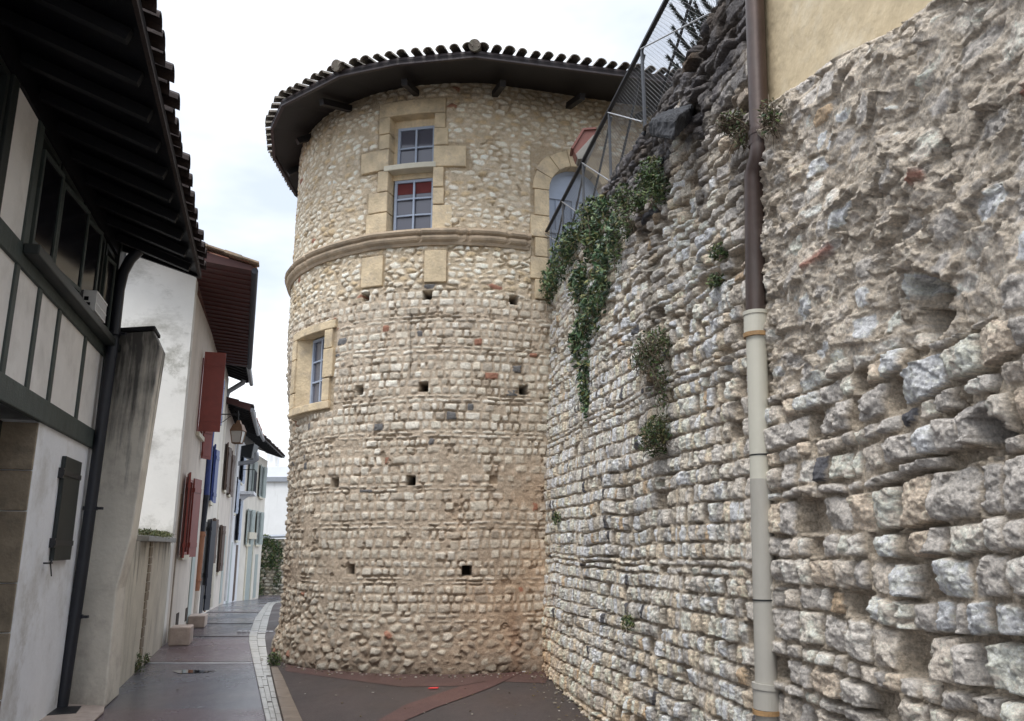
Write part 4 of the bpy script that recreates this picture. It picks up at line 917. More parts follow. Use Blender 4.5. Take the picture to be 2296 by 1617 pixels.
# ------------------------------------------------------------------ HOUSE 1, half-timbered, left foreground
HA = np.array([-4.76, 9.1]); HD = np.array([-.269, .963]); HD /= np.linalg.norm(HD); HN = np.array([HD[1], -HD[0]])
HD3, HN3, Z3 = np.append(HD, 0), np.append(HN, 0), np.array([0, 0, 1.])
def hp(s, o, z): return np.array([HA[0]+HD[0]*s+HN[0]*o, HA[1]+HD[1]*s+HN[1]*o, z])
def hbox(mb, s0, s1, o0, o1, z0, z1): return mb.box((hp(s0, o0, z0)+hp(s1, o1, z1))/2, HD3*(s1-s0)/2, HN3*(o1-o0)/2, Z3*(z1-z0)/2)
def tiles_along(mb, A, B, inn, z0, slope, r=.09, sp=.2, rows=3, L_=.42, over=.08):
    A = np.array(A[:2]); B = np.array(B[:2]); Ln = np.linalg.norm(B-A); t = (B-A)/Ln; k = int(Ln/sp)
    zf = (lambda f: z0[0]+(z0[1]-z0[0])*f) if hasattr(z0, '__len__') else (lambda f: z0)
    for q in range(k):
        f_ = (q+.5)/k; p = A+(B-A)*f_+t*random.uniform(-.012, .012)
        for sg in range(rows):
            ov = over+random.uniform(-.03, .03) if sg == 0 else over
            a = p-inn*ov+inn*L_*sg; b_ = a+inn*(L_+.06); za = zf(f_)+L_*sg*slope+.02+random.uniform(-.006, .01); zb = za+(L_+.06)*slope-.03; rr = r+random.uniform(-.006, .008)
            V = []
            for pp, zz, r_ in ((a, za, rr), (b_, zb, rr*.86)):
                for rad_ in (r_, r_-.014):
                    for a_ in np.linspace(0, math.pi, 7): V.append(np.append(pp+t*rad_*math.cos(a_), zz+rad_*math.sin(a_)))
            fs = [(j, j+1, 15+j, 14+j) for j in range(6)]+[(8+j, 7+j, 21+j, 22+j) for j in range(6)]+[(j+1, j, 7+j, 8+j) for j in range(6)]
            mb.add(V, fs)
def house1():
    root = empty('timbered_house', hp(-3, 0, 0), 'half-timbered house with off-white panels, dark green beams and deep black eaves, left foreground', 'house')
    w_ = MB()     # limewashed ground floor with a deep doorway
    hbox(w_, -2.12, .06, -.5, 0, -.05, 2.74); hbox(w_, -7.6, -3.45, -.5, 0, -.05, 2.74); hbox(w_, -7.6, .06, -3.6, -.5, -.05, 2.74)
    w_.build('ground_floor_wall', M['limewash'], root)
    j = MB(); z = 0
    zs = [0, .42, .95, 1.35, 1.95, 2.3, 2.72]
    for i in range(6): hbox(j, -2.14-.012*(i % 2), -2.118, -.30, -.004+.002*(i % 2), zs[i]+.004, zs[i+1]-.004)
    j.build('door_jamb', M['jamb'], root, bevel=.008)
    d = MB(); hbox(d, -3.45, -2.14, -.34, -.28, 0, 2.72); d.build('door', M['dark_green'], root)
    q = MB()
    for a, b_, c, d_ in ((-1.72, -1.25, 0, .5), (-1.62, -1.2, .52, 1.1)): pass
    g_ = MB(); hbox(g_, -7.6, .10, -.02, .035, 2.725, 2.93); g_.build('girder', M['green_beam'], root, bevel=.01)
    up = MB(); hbox(up, -7.6, .30, -.25, 0, 2.93, 3.84); hbox(up, -3.80, -3.24, -.25, 0, 3.98, 5.06); hbox(up, -7.6, .3, -3.6, -.26, 2.93, 3.84)
    up.build('infill_panel', M['panel'], root)
    for s in (-6.6, -5.9, -5.2, -4.5, -3.86, -3.26, -2.63, -1.98, -.93):
        p = MB(); hbox(p, s-.048, s+.048, -.02, .018, 2.93, 3.84); p.build('stud', M['green_beam'], root, bevel=.006)
    p = MB(); hbox(p, -3.25, -3.12, -.1, .02, 3.98, 5.3); p.build('post', M['green_beam'], root, bevel=.006)
    p = MB(); hbox(p, -3.94, -3.80, -.1, .02, 3.98, 5.3); p.build('post', M['dark_green'], root, bevel=.006)
    p = MB(); hbox(p, .0, .22, -.3, .05, 2.93, 5.35); p.build('corner_post', M['dark_green'], root, bevel=.006)
    p = MB(); hbox(p, -7.6, .30, -.02, .03, 3.80, 3.98); p.build('sill_beam', M['green_beam'], root, bevel=.008)
    p = MB(); hbox(p, -3.28, .30, .03, .15, 3.90, 3.985); p.build('window_ledge', M['dark_green'], root, bevel=.012)
    p = MB(); hbox(p, -7.6, .45, -.2, .03, 5.06, 5.36); p.build('wall_plate', M['eave_black'], root)
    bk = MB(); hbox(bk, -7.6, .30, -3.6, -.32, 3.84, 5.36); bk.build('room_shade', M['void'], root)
    # four dark windows with a pale outer edge to each frame
    for a, b_ in ((-3.10, -2.50), (-2.44, -1.62), (-1.54, -.52), (-.45, .16), (-5.6, -3.96)):
        f = MB(); hbox(f, a, a+.05, -.10, .0, 3.985, 5.05); hbox(f, b_-.05, b_, -.10, .0, 3.985, 5.05); hbox(f, a+.05, b_-.05, -.10, .0, 3.985, 4.03); hbox(f, a+.05, b_-.05, -.1, 0, 5.0, 5.05)
        f = f.build('window', M['dark_green'], root)
        g2 = MB(); hbox(g2, a+.05, b_-.05, -.07, -.06, 4.03, 5.0); g2.build('pane', M['dglass'], f)
    # open casements seen edge-on
    for s, ln, z1, a in ((-3.06, .50, 4.9, 4), (-2.42, .70, 4.9, 6), (-1.50, .42, 4.93, 9), (-.50, .30, 4.88, 8)):
        th = math.radians(a); dv = -HD3*math.cos(th)*0+HD3*math.cos(th)+HN3*math.sin(th); n_ = HN3*math.cos(th)-HD3*math.sin(th)
        A = hp(s, .01, 0); z0 = 4.06
        k = MB(); w2 = .018
        for (x0, x1, c, d_) in ((0, ln, z0, z0+.04), (0, ln, z1-.04, z1), (0, .035, z0+.04, z1-.04), (ln-.035, ln, z0+.04, z1-.04)):
            k.box(A+dv*(x0+x1)/2+Z3*(c+d_)/2, dv*(x1-x0)/2, n_*.018, Z3*(d_-c)/2)
        k = k.build('casement', M['green_beam'], root)
        g2 = MB(); g2.box(A+dv*ln/2+Z3*(z0+z1)/2, dv*(ln/2-.036), n_*.004, Z3*((z1-z0)/2-.041)); g2.build('pane', M['dglass'], k)
    # hatch
    h = MB(); hbox(h, -1.25, -.60, .004, .045, 1.52, 2.52)
    for k in range(1, 4): pass
    h = h.build('hatch', M['dark_green'], root, bevel=.006)
    k = MB(); hbox(k, -1.31, -.61, .046, .056, 1.66, 1.71); hbox(k, -1.31, -1.252, .0, .045, 1.64, 1.73); k.build('hinge', M['black_iron'], h)
    k = MB(); hbox(k, -1.31, -.61, .046, .056, 2.33, 2.38); hbox(k, -1.31, -1.252, .0, .045, 2.30, 2.40); k.build('hinge', M['black_iron'], h)
    k = MB(); A = hp(-1.42, .0, 1.50); k.tube([A, A+HN3*.06, A+HN3*.08-HD3*.05+Z3*.03], .009, 6); k.tube([A+HN3*.06, A+HN3*.07+HD3*.05-Z3*.12], .006, 6); k.tube([A+HN3*.05-HD3*.06, A+HN3*.05+HD3*.10], .008, 6); k.build('latch', M['black_iron'], root)
    # roof
    E0, E1 = np.array([-1.30, 1.0]), np.array([-3.87, 9.5]); ez = 4.93
    t = (E1-E0)/np.linalg.norm(E1-E0); inn = np.array([-t[1], t[0]]); inn = inn if inn[0] < 0 else -inn; sl_ = .36
    rf = MB(); a = np.append(E0, ez); b_ = np.append(E1, ez); up3 = np.append(inn, sl_)
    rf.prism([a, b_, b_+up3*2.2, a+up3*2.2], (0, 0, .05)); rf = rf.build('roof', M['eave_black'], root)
    rr = MB(); rr.prism([a+up3*2.2, b_+up3*2.2, b_+up3*3.8, a+up3*3.8], (0, 0, .05)); rr.build('roof_ridge', M['tile_dark'], rf)
    tl = MB(); tiles_along(tl, E0, E1, inn, ez+.06, sl_, .092, .205, 9, .42, .07); tl.build('roof_tiles', M['tile_dark'], rf)
    Ln = np.linalg.norm(E1-E0); s = .2
    while s < Ln:
        A = np.append(E0+t*s, ez-.03)+up3*.10; B = A+up3*1.25; c_ = (A+B)/2; d_ = (B-A)/np.linalg.norm(B-A); sd_ = np.append(t, 0); u_ = np.cross(sd_, d_)
        k = MB(); k.box(c_-Z3*.03, d_*np.linalg.norm(B-A)/2, sd_*.035, u_*.045); k.build('rafter', M['rafter'], rf); s += .52
    k = MB(); k.prism([a-Z3*.03, b_-Z3*.03, b_+Z3*.045, a+Z3*.045], np.append(inn*.03, 0)); k.build('fascia', M['tile_dark'], rf)
    k = MB(); k.prism([b_+np.append(t*.02, -.03), b_+up3*1.2+np.append(t*.02, -.12), b_+up3*1.2+np.append(t*.02, .05), b_+np.append(t*.02, .05)], np.append(-t*.04, 0)); k.build('verge_board', M['eave_black'], rf)
house1()
def left_pipe():
    root = empty('drainpipe', hp(.05, .12, 0), 'black iron drainpipe at the corner of the half-timbered house', 'drainpipe')
    c = [ground(140, 1585)+np.array([0, 0, .0])]
    y0 = c[0][1]-.16; q_ = at_y(140, 1585, y0); c[0] = np.array([q_[0]-.01, q_[1], .02])
    P = lambda u, v, y: at_y(u, v, y)
    pts = [c[0]+np.array([0, 0, .01]), P(185, 1270, y0+.02), P(233, 915, y0+.04), P(257, 740, y0+.06), P(267, 650, y0+.08), P(276, 612, y0+.10), P(292, 582, y0+.12), P(312, 562, y0+.14)]
    m = MB(); m.tube(pts, .062, 16); m.build('pipe', M['pipe_black'], root, smooth=True)
    for u, v in ((212, 1140), (178, 1383), (257, 748)):
        i = np.argmin([abs(1)])
        q = P({1140: 202.5, 1383: 169, 748: 256}[v], v, y0+.03); k = MB(); k.tube([q-[0, 0, .02], q+[0, 0, .02]], .076, 16); k.box(q+np.array([.10, .0, 0]), (.035, 0, 0), (0, .02, 0), (0, 0, .014)); k.build('collar', M['pipe_black'], root)
left_pipe()
def basket():
    c = hp(-.95, .12, 3.99)
    root = empty('plastic_basket', c, 'white slatted plastic basket standing on the dark window ledge', 'basket')
    s0, s1, o0, o1, z0, z1 = -1.36, -.86, -.02, .16, 3.99, 4.20
    b = MB(); hbox(b, s0, s1, o0, o1, z0, z0+.015); hbox(b, s0, s0+.012, o0, o1, z0+.015, z1)
    hbox(b, s0+.012, s1, o0, o0+.012, z0+.015, z1); hbox(b, s1-.012, s1, o0+.012, o1-.012, z0+.015, z1)
    k = s0+.012
    while k < s1: hbox(b, k, k+.012, o1-.01, o1, z0+.015, z1-.02); k += .026
    hbox(b, s0+.012, s1, o1-.014, o1+.004, z1-.02, z1); hbox(b, s0+.012, s1, o1-.014, o1+.002, z0+.08, z0+.095)
    b.build('crate', M['white_plastic'], root)
    b = MB(); hbox(b, s0-.008, s0-.002, .03, .11, z0+.05, z0+.08); hbox(b, s0-.008, s0-.002, .05, .09, z0+.10, z0+.14); b.build('hand_slot', M['void'], root)
basket()
def drain():
    q = [ground(u, v) for u, v in ((85, 1612), (100, 1592), (182, 1590), (170, 1606))]
    root = empty('drain_cover', q[0], 'black iron drain cover in a concrete surround at the foot of the black pipe', 'drain cover')
    g_ = [ground(u, v) for u, v in ((60, 1640), (95, 1584), (235, 1580), (232, 1600), (190, 1640))]
    b = MB(); b.prism([p+np.array([0, 0, .006]) for p in g_], (0, 0, .02)); b.build('surround', M['block'], root, bevel=.004)
    b = MB(); b.prism([p+np.array([0, 0, .02]) for p in q], (0, 0, .012)); b.build('grating', M['black_iron'], root, bevel=.003)
drain()

# ------------------------------------------------------------------ wing wall and low wall
def wing_wall():
    root = empty('wing_wall', (-4.6, 9.5, 0), 'tall grey rendered wing wall with black streaks and a chamfered top, right of the black pipe', 'wall')
    f0, f1 = np.array([-4.30, 9.07]), np.array([-4.14, 9.18])          # street-side near corner at foot and at head
    back = np.array([-1.5, .30]); dep = HD*.42
    lv = [(0, f0+np.array([.03, -.05])), (1.2, f0), (1.75, f0+(f1-f0)*.45), (3.95, f1), (4.14, f1-HN*.10+np.array([0, .02]))]
    V = []
    for zz, c in lv:
        dp = dep*(1.9 if zz < 1 else 1.3 if zz < 1.5 else 1.0)
        for p in (c, c+dp+HN*(0.0), c+dp+back, c+back): V.append((p[0], p[1], zz))
    n_ = len(lv); fs = [(i*4+k, i*4+(k+1) % 4, (i+1)*4+(k+1) % 4, (i+1)*4+k) for i in range(n_-1) for k in range(4)]+[(3, 2, 1, 0), tuple((n_-1)*4+k for k in range(4))]
    b = MB(); b.add(V, fs); b.build('wall', M['wing'], root, bevel=.02)
    b = MB(); c = f1-HN*.08; P = [(*(p), 4.15) for p in (c-HD*.02, c+dep+HD*.02, c+dep+back, c+back-HD*.02)]; b.prism(P, (0, 0, .045)); b.build('coping', M['darkstone'], root, bevel=.01)
wing_wall()
def low_wall():
    A = np.array([-4.50, 9.55]); B = np.array([-5.93, 14.33]); t = (B-A)/np.linalg.norm(B-A); n_ = np.array([t[1], -t[0]])
    root = empty('low_wall', (*A, 0), 'low rendered garden wall with a mossy stone ledge, between the wing wall and the white house', 'wall')
    b = MB(); b.prism([(*A, -.05), (*B, -.05), (*B, 1.72), (*A, 1.72)], (*(-n_*.3), 0)); b.build('wall', M['render_low'], root)
    b = MB(); m_ = (A+B)/2+t*.3
    for a, c in ((11.0, 12.75), (12.78, 14.2)):
        pa = A+(B-A)*(a-9.75)/4.58; pc = A+(B-A)*(c-9.75)/4.58
        b.prism([(*(pa+n_*.09), 1.72), (*(pc+n_*.09), 1.72), (*(pc-n_*.35), 1.72), (*(pa-n_*.35), 1.72)], (0, 0, .075))
    b.build('ledge', M['greymetal'], root, bevel=.008)
    b = MB(); pa = A+t*2.35; z = 0
    while z < 1.65:      # strip of exposed rubble where the render has fallen
        h_ = random.uniform(.09, .16); b.box((*(pa+t*random.uniform(-.03, .03)+n_*.006), z+h_/2), (*(t*random.uniform(.09, .15)), 0), (*(n_*.014), 0), (0, 0, h_*.46)); z += h_
    b.build('exposed_stone', M['jamb'], root, bevel=.01)
    bl = []
    for k in range(7): q = A+t*(1.5+k*.42)+0*t; bl.append(((q[0], q[1], 1.83), (.12, .22, .055+.02*(k % 2)), 1))
    foliage('moss', bl, 2600, .015, [(.10, .11, .03), (.07, .09, .03), (.13, .12, .05), (.05, .07, .03)], 'mossy weeds growing along the ledge of the low garden wall', 'moss', stems=20)
low_wall()

# ------------------------------------------------------------------ street houses
class Fac:
    def __init__(s, A, B, g):
        s.A = np.array(A, float); s.B = np.array(B, float); s.L = np.linalg.norm(s.B-s.A); s.t = (s.B-s.A)/s.L; s.n = np.array([s.t[1], -s.t[0]]); s.g = g
        s.t3 = np.append(s.t, 0); s.n3 = np.append(s.n, 0)
    def p(s, a, o, z): q = s.A+s.t*a+s.n*o; return np.array([q[0], q[1], z])
    def box(s, mb, a0, a1, o0, o1, z0, z1): return mb.box((s.p(a0, o0, z0)+s.p(a1, o1, z1))/2, s.t3*(a1-a0)/2, s.n3*(o1-o0)/2, Z3*(z1-z0)/2)
    def sz(s, u, v, o=0):
        r = ray(u, v); P0 = s.p(0, o, 0); t = ((P0-C0)@s.n3)/(r@s.n3); q = C0+r*t; return float((q-P0)@s.t3), float(q[2])
def body(f, H, depth, m, root, name='wall', z0=None):
    b = MB(); b.prism([f.p(0, 0, f.g-.9 if z0 is None else z0), f.p(f.L, 0, f.g-.9 if z0 is None else z0), f.p(f.L, 0, H), f.p(0, 0, H)], -f.n3*depth); return b.build(name, m, root)
def window(f, a, z0, z1, w_, root, m='frame_blue', rec=.0):
    b = MB(); f.box(b, a, a+.05, -.02, .025, z0, z1); f.box(b, a+w_-.05, a+w_, -.02, .025, z0, z1); f.box(b, a+.05, a+w_-.05, -.02, .025, z0, z0+.05); f.box(b, a+.05, a+w_-.05, -.02, .025, z1-.05, z1); f.box(b, a+w_/2-.02, a+w_/2+.02, -.02, .02, z0+.05, z1-.05)
    o = b.build('window', M[m], root); g_ = MB(); f.box(g_, a+.05, a+w_-.05, -.01, .008, z0+.05, z1-.05); g_.build('pane', M['dglass'], o)
    s_ = MB(); f.box(s_, a-.06, a+w_+.06, 0, .07, z0-.09, z0-.005); s_.build('sill', M['pale_stone'], o)
    return o
def shutter(f, a, z0, z1, w_, ang, m, root, side=1, louvre=False, name='shutter', label=None):
    """leaf hinged at a; ang 0 = closed, 180 = folded flat against the wall; side +1 swings towards +t"""
    th = math.radians(ang); d = (f.t3*math.cos(th)*side+f.n3*math.sin(th)); n_ = np.cross(d, Z3); A = f.p(a, .04, 0)
    b = MB(); H = z1-z0
    b.box(A+d*w_/2+Z3*(z0+z1)/2, d*w_/2, n_*.016, Z3*H/2)
    for zz in (.15, .85): b.box(A+d*w_/2+Z3*(z0+H*zz), d*w_*.47, n_*.028, Z3*.045)
    if louvre:
        z = z0+.08
        while z < z1-.08: b.box(A+d*w_/2+Z3*z, d*w_*.4, n_*.026, Z3*.010); z += .055
    o = b.build(name, M[m], root)
    if label: o['label'] = label
    return o
def pipe(pts, r, m, root, name='downpipe', rings=()):
    b = MB(); b.tube(pts, r, 10); o = b.build(name, M[m], root, smooth=True)
    if len(rings):
        b = MB()
        for q in rings: b.tube([np.array(q)-[0, 0, .025], np.array(q)+[0, 0, .025]], r*1.22, 10)
        b.build('collar', M[m], o)
    return o
def eave(f, a0, a1, o, z0, zf, m, mt, root, rise=.33, depth=3, raft=0, rm='rafter', tiles=True, gutter=None, back=3.5):
    """eave edge from (a0, z0) to (a1, zf) at overhang o, sloping up and back"""
    A, B = f.p(a0, o, z0), f.p(a1, o, zf); up = -f.n3+Z3*rise
    b = MB(); b.prism([A, B, B+up*(o+back), A+up*(o+back)], (0, 0, .05)); r = b.build('roof', M[m], root)
    if tiles:
        tl = MB(); tiles_along(tl, A, B, -f.n, (z0+.05, zf+.05), rise, .088, .2, 9, .42, .06); tl.build('roof_tiles', M[mt], r)
    if raft:
        a = a0+.1
        while a < a1:
            q = A+(B-A)*(a-a0)/(a1-a0)+up*.05; e_ = q+up*(o+.1); d = (e_-q)/np.linalg.norm(e_-q); k = MB(); k.box((q+e_)/2-Z3*.035, d*np.linalg.norm(e_-q)/2, f.t3*.03, np.cross(f.t3, d)*.035); k.build('rafter', M[rm], r); a += raft
    if gutter:
        k = MB(); d = np.append(f.n, 0)*.05; k.tube([A+d-Z3*.03, B+d-Z3*.03], .065, 10); k.build('gutter', M[gutter], r)
    return r
HS = []
# --- house 2: white side wall, beige front, red shutters
def house2():
    f = Fac((-5.94, 14.37), (-7.15, 18.9), 0)
    root = empty('white_house', f.p(0, 0, 0), 'white rendered house with mouldy side wall, dark red shutters and red boarded eaves', 'house')
    dz = 6.35
    S_ = [f.p(0, 0, -.1), f.p(0, -5.5, -.1), f.p(0, -5.5, 8.9), f.p(0, 0, 6.58)]
    b = MB(); b.prism(S_, f.t3*.3); b.build('side_wall', M['render_white'], root)
    b = MB(); b.prism([f.p(.3, 0, -.1), f.p(f.L, 0, -.1), f.p(f.L, 0, dz+.0), f.p(.3, 0, dz)], -f.n3*5); b.build('front_wall', M['render_beige'], root)
    a1 = f.L+1.05
    # boxed eave: flat red soffit, tapering towards the far end, under a tiled slope
    n0, n1 = (f.p(-.85, 0, 6.66), f.p(-.85, 1.04, 6.53), f.p(-.85, 1.04, 6.62), f.p(-.85, 0, 6.86)), (f.p(a1, 0, 6.18), f.p(a1, .66, 6.13), f.p(a1, .66, 6.22), f.p(a1, 0, 6.50))
    b = MB(); b.add(list(n0)+list(n1), [(0, 1, 2, 3), (7, 6, 5, 4), (0, 4, 5, 1), (1, 5, 6, 2), (2, 6, 7, 3), (3, 7, 4, 0)]); r = b.build('roof', M['red_board'], root)
    b = MB(); b.prism([f.p(-.85, 0, 6.80), f.p(a1, 0, 6.46), f.p(a1, -4.5, 8.3), f.p(-.85, -4.5, 8.7)], (0, 0, .06)); b.build('roof_slope', M['tile_red'], r)
    k = MB()
    for i in range(1, 26):
        t_ = i/26; A = n0[0]+(n1[0]-n0[0])*t_-Z3*.008; B = n0[1]+(n1[1]-n0[1])*t_-Z3*.008; d = (B-A)/np.linalg.norm(B-A); k.box((A+B)/2, d*np.linalg.norm(B-A)/2, f.t3*.016, Z3*.012)
    k.build('soffit_battens', M['red_paint2'], r)
    k = MB(); A, B = n0[1]+f.n3*.05, n1[1]+f.n3*.05; k.tube([A, B], .06, 10); k.build('gutter', M['black_paint'], r)
    tl = MB(); tiles_along(tl, n0[2]+Z3*0, n1[2], -f.n, (6.64, 6.23), .30, .085, .2, 6, .42, .07); tl.build('roof_tiles', M['tile_red'], r)
    k = MB()
    for i in range(7):
        o_ = 1.0-i*.30; k.box(f.p(-.80, o_, 6.70+(1.05-o_)*.27), f.t3*.13, (f.n3-Z3*.27)*.15, (Z3+f.n3*.27)*(.014+.010*(i % 2)))
    k.build('verge_tiles', M['tile_pale'], r)
    # windows/shutters
    s, z0 = f.sz(420, 1265); s2, z1 = f.sz(424, 1080)
    window(f, 1.15, 1.50, 2.95, .9, root, 'red_paint')
    shutter(f, 1.10, 1.45, 3.0, .46, 169, 'red_paint', root, 1); shutter(f, 2.10, 1.45, 3.0, .46, 169, 'red_paint', root, -1)
    window(f, 2.05, 3.95, 5.5, .9, root, 'red_paint')
    shutter(f, 2.0, 3.95, 5.62, .42, 88, 'red_paint', root, 1, label='large dark red shutter standing straight out')
    shutter(f, 3.0, 3.5, 4.2, .3, 150, 'red_paint', root, -1)
    b = MB(); f.box(b, .6, .72, -.02, .012, 0, 2.6); b.build('pilaster_joint', M['jamb'], root)
    for a, w_ in ((3.2, .6),): b = MB(); f.box(b, a, a+w_, -.02, .02, .1, 2.2); b.build('door', M['grey_paint'], root)
    for a in (1.5, 2.9): b = MB(); f.box(b, a, a+.34, -.02, .012, .16, .42); b.build('cellar_vent', M['void2'], root)
    # downpipe at the far end: blue-black above, terracotta below
    yb = 18.7; P = lambda u, v: at_y(u, v, yb)
    pipe([P(487, 860), P(472, 990), P(463, 1110), P(452, 1190)], .065, 'blue_paint', root); pipe([P(463, 1110), P(452, 1195)], .068, 'black_paint', root)
    pipe([P(452, 1192), P(438, 1328)], .085, 'terracotta', root, rings=[P(451, 1200), P(441, 1300)]); pipe([P(438, 1325), P(432, 1392)], .095, 'render_beige', root)
    return f
f2 = house2()
def house3():
    f = Fac((-7.15, 18.92), (-8.75, 24.3), 0)
    root = empty('cream_house', f.p(0, 0, 0), 'cream rendered house with navy blue upper shutters and blue-black door shutters', 'house')
    body(f, 6.7, 6, M['render_cream'], root)
    eave(f, .3, f.L+.1, .62, 6.38, 6.62, 'eave_black', 'tile_dark', root, .33, raft=.5, gutter='zinc')
    def leafpx(u0, v0, u1, v1, w_, ang, m, side=1, y=20.):
        pass
    s = .3
    for (a, z0, z1) in ((.9, 4.75, 5.95), ): 
        window(f, a, z0, z1, .8, root); shutter(f, a, z0, z1, .40, 172, 'blue_paint', root, 1); shutter(f, a+.8, z0, z1, .40, 172, 'blue_paint', root, -1)
    for (a, z0, z1) in ((1.1, 2.75, 4.1), ):
        window(f, a, z0, z1, .8, root); shutter(f, a, z0, z1, .40, 172, 'blue_paint', root, 1); shutter(f, a+.8, z0, z1, .40, 172, 'blue_paint', root, -1)
    b = MB(); f.box(b, 1.2, 2.2, -.02, .012, .05, 2.25); b.build('door', M['black_paint'], root)
    shutter(f, 1.15, .75, 2.3, .42, 166, 'black_paint', root, 1, name='door_shutter'); shutter(f, 2.2, .08, 2.3, .42, 166, 'black_paint', root, -1, name='door_shutter')
    window(f, 3.4, 1.2, 2.4, .7, root, 'brown_paint'); shutter(f, 3.35, 1.2, 2.4, .36, 172, 'brown_paint', root, 1); shutter(f, 4.1, 1.2, 2.4, .36, 172, 'brown_paint', root, -1)
    yb = 24.0; P = lambda u, v: at_y(u, v, yb)
    pipe([P(549, 846), P(545, 858), P(512, 878), P(507, 892)], .075, 'zinc', root, name='gutter_bend'); pipe([P(507, 890), P(487, 1130), P(473, 1362)], .075, 'render_cream', root)
    b = MB(); f.box(b, 3.0, 3.2, 0, .03, 0, .9); b.build('pink_patch', M['terracotta'], root)
    return f
f3 = house3()
def house4():
    f = Fac((-8.75, 24.32), (-10.35, 30), G(26)); g = f.g
    root = empty('brown_shutter_house', f.p(0, 0, g), 'cream house with brown shutters and dark red verge boards behind the hanging lantern', 'house')
    body(f, 5.95, 6, M['render_beige'], root)
    r = eave(f, -.5, f.L+.3, .72, 5.72, 5.86, 'red_board', 'tile_dark', root, .3, raft=.5, gutter='zinc')
    k = MB(); k.prism([f.p(-.5, .72, 5.66), f.p(-.5, -3, 6.78), f.p(-.5, -3, 7.0), f.p(-.5, .72, 5.84)], -f.t3*.04); k.build('verge_board', M['red_board'], r)
    for a in (.9, 3.2):
        window(f, a, 3.4, 4.8, .8, root, 'brown_paint'); shutter(f, a-.03, 3.35, 4.8, .42, 172, 'brown_paint', root, 1); shutter(f, a+.83, 3.35, 4.8, .42, 172, 'brown_paint', root, -1)
    window(f, 1.0, .9, 2.3, .8, root, 'brown_paint'); shutter(f, .97, .9, 2.3, .42, 172, 'brown_paint', root, 1); shutter(f, 1.83, .9, 2.3, .42, 172, 'brown_paint', root, -1)
    b = MB(); f.box(b, 3.4, 4.3, -.02, .02, g, g+2.2); b.build('door', M['grey_paint'], root)
    pipe([f.p(4.9, .15, 5.6), f.p(4.9, .12, g)], .05, 'render_ltwhite', root)
    return f
f4 = house4()
def house5():
    f = Fac((-10.35, 30.02), (-11.7, 35.5), G(33)); g = f.g
    root = empty('balcony_house', f.p(0, 0, g), 'bright white house with a small iron balcony and grey-blue louvred shutters', 'house')
    body(f, 5.9, 6, M['render_ltwhite'], root)
    eave(f, 0, f.L, .6, 6.3, 6.3, 'eave_dark', 'tile_red', root, .33, raft=.6, gutter='zinc')
    for a, z0, z1 in ((.6, 2.9, 4.2), (2.6, 1.9, 3.5), (2.6, 4.2, 5.5)):
        window(f, a, z0, z1, .8, root); shutter(f, a, z0, z1, .42, 166, 'black_paint', root, 1, True); shutter(f, a+.8, z0, z1, .42, 172, 'frame_blue', root, -1, True)
    b = MB(); f.box(b, .8, 1.7, -.02, .02, g, g+2.3); b.build('door', M['grey_paint'], root)
    b = MB(); f.box(b, 3.5, 4.3, -.02, .02, g, g+2.2); b.build('door', M['brown_paint'], root)
    bl = MB(); f.box(bl, 3.3, 5.0, 0, .55, 3.75, 3.87); bo = bl.build('balcony', M['render_ltwhite'], root)
    k = MB()
    for a in np.arange(3.35, 5.0, .12): k.tube([f.p(a, .52, 3.87), f.p(a, .52, 4.75)], .01, 5)
    k.tube([f.p(3.3, .52, 4.75), f.p(5.0, .52, 4.75)], .018, 6); k.tube([f.p(3.3, .0, 4.75), f.p(3.3, .52, 4.75)], .018, 6); k.build('balcony_rail', M['black_iron'], bo)
    k = MB(); k.add([f.p(3.5, 0, 3.4), f.p(3.5, .45, 3.75), f.p(3.5, 0, 3.75), f.p(3.6, 0, 3.4), f.p(3.6, .45, 3.75), f.p(3.6, 0, 3.75)], [(0, 1, 2), (5, 4, 3), (0, 3, 4, 1), (1, 4, 5, 2), (2, 5, 3, 0)]); k.build('balcony_bracket', M['render_ltwhite'], bo)
    yb = 30.5; P = lambda u, v: at_y(u, v, yb)
    pipe([P(575, 1015), P(576, 1030), P(566, 1036), P(530, 1040), P(521, 1052), P(519, 1068), P(507, 1180), P(500, 1245)], .085, 'zinc', root)
    pipe([P(500, 1243), P(493, 1352)], .085, 'red_paint', root, name='pipe_foot')
    # black covered box under the eave
    k = MB(); q = [P(541, 999), P(541, 1022), P(565, 1026), P(571, 996)]; k.prism([P(540, 1000), P(541, 1023), P(563, 1028), P(570, 994)], (-.1, .9, 0)); k.build('wall_box', M['carton'], root, bevel=.03)
house5()
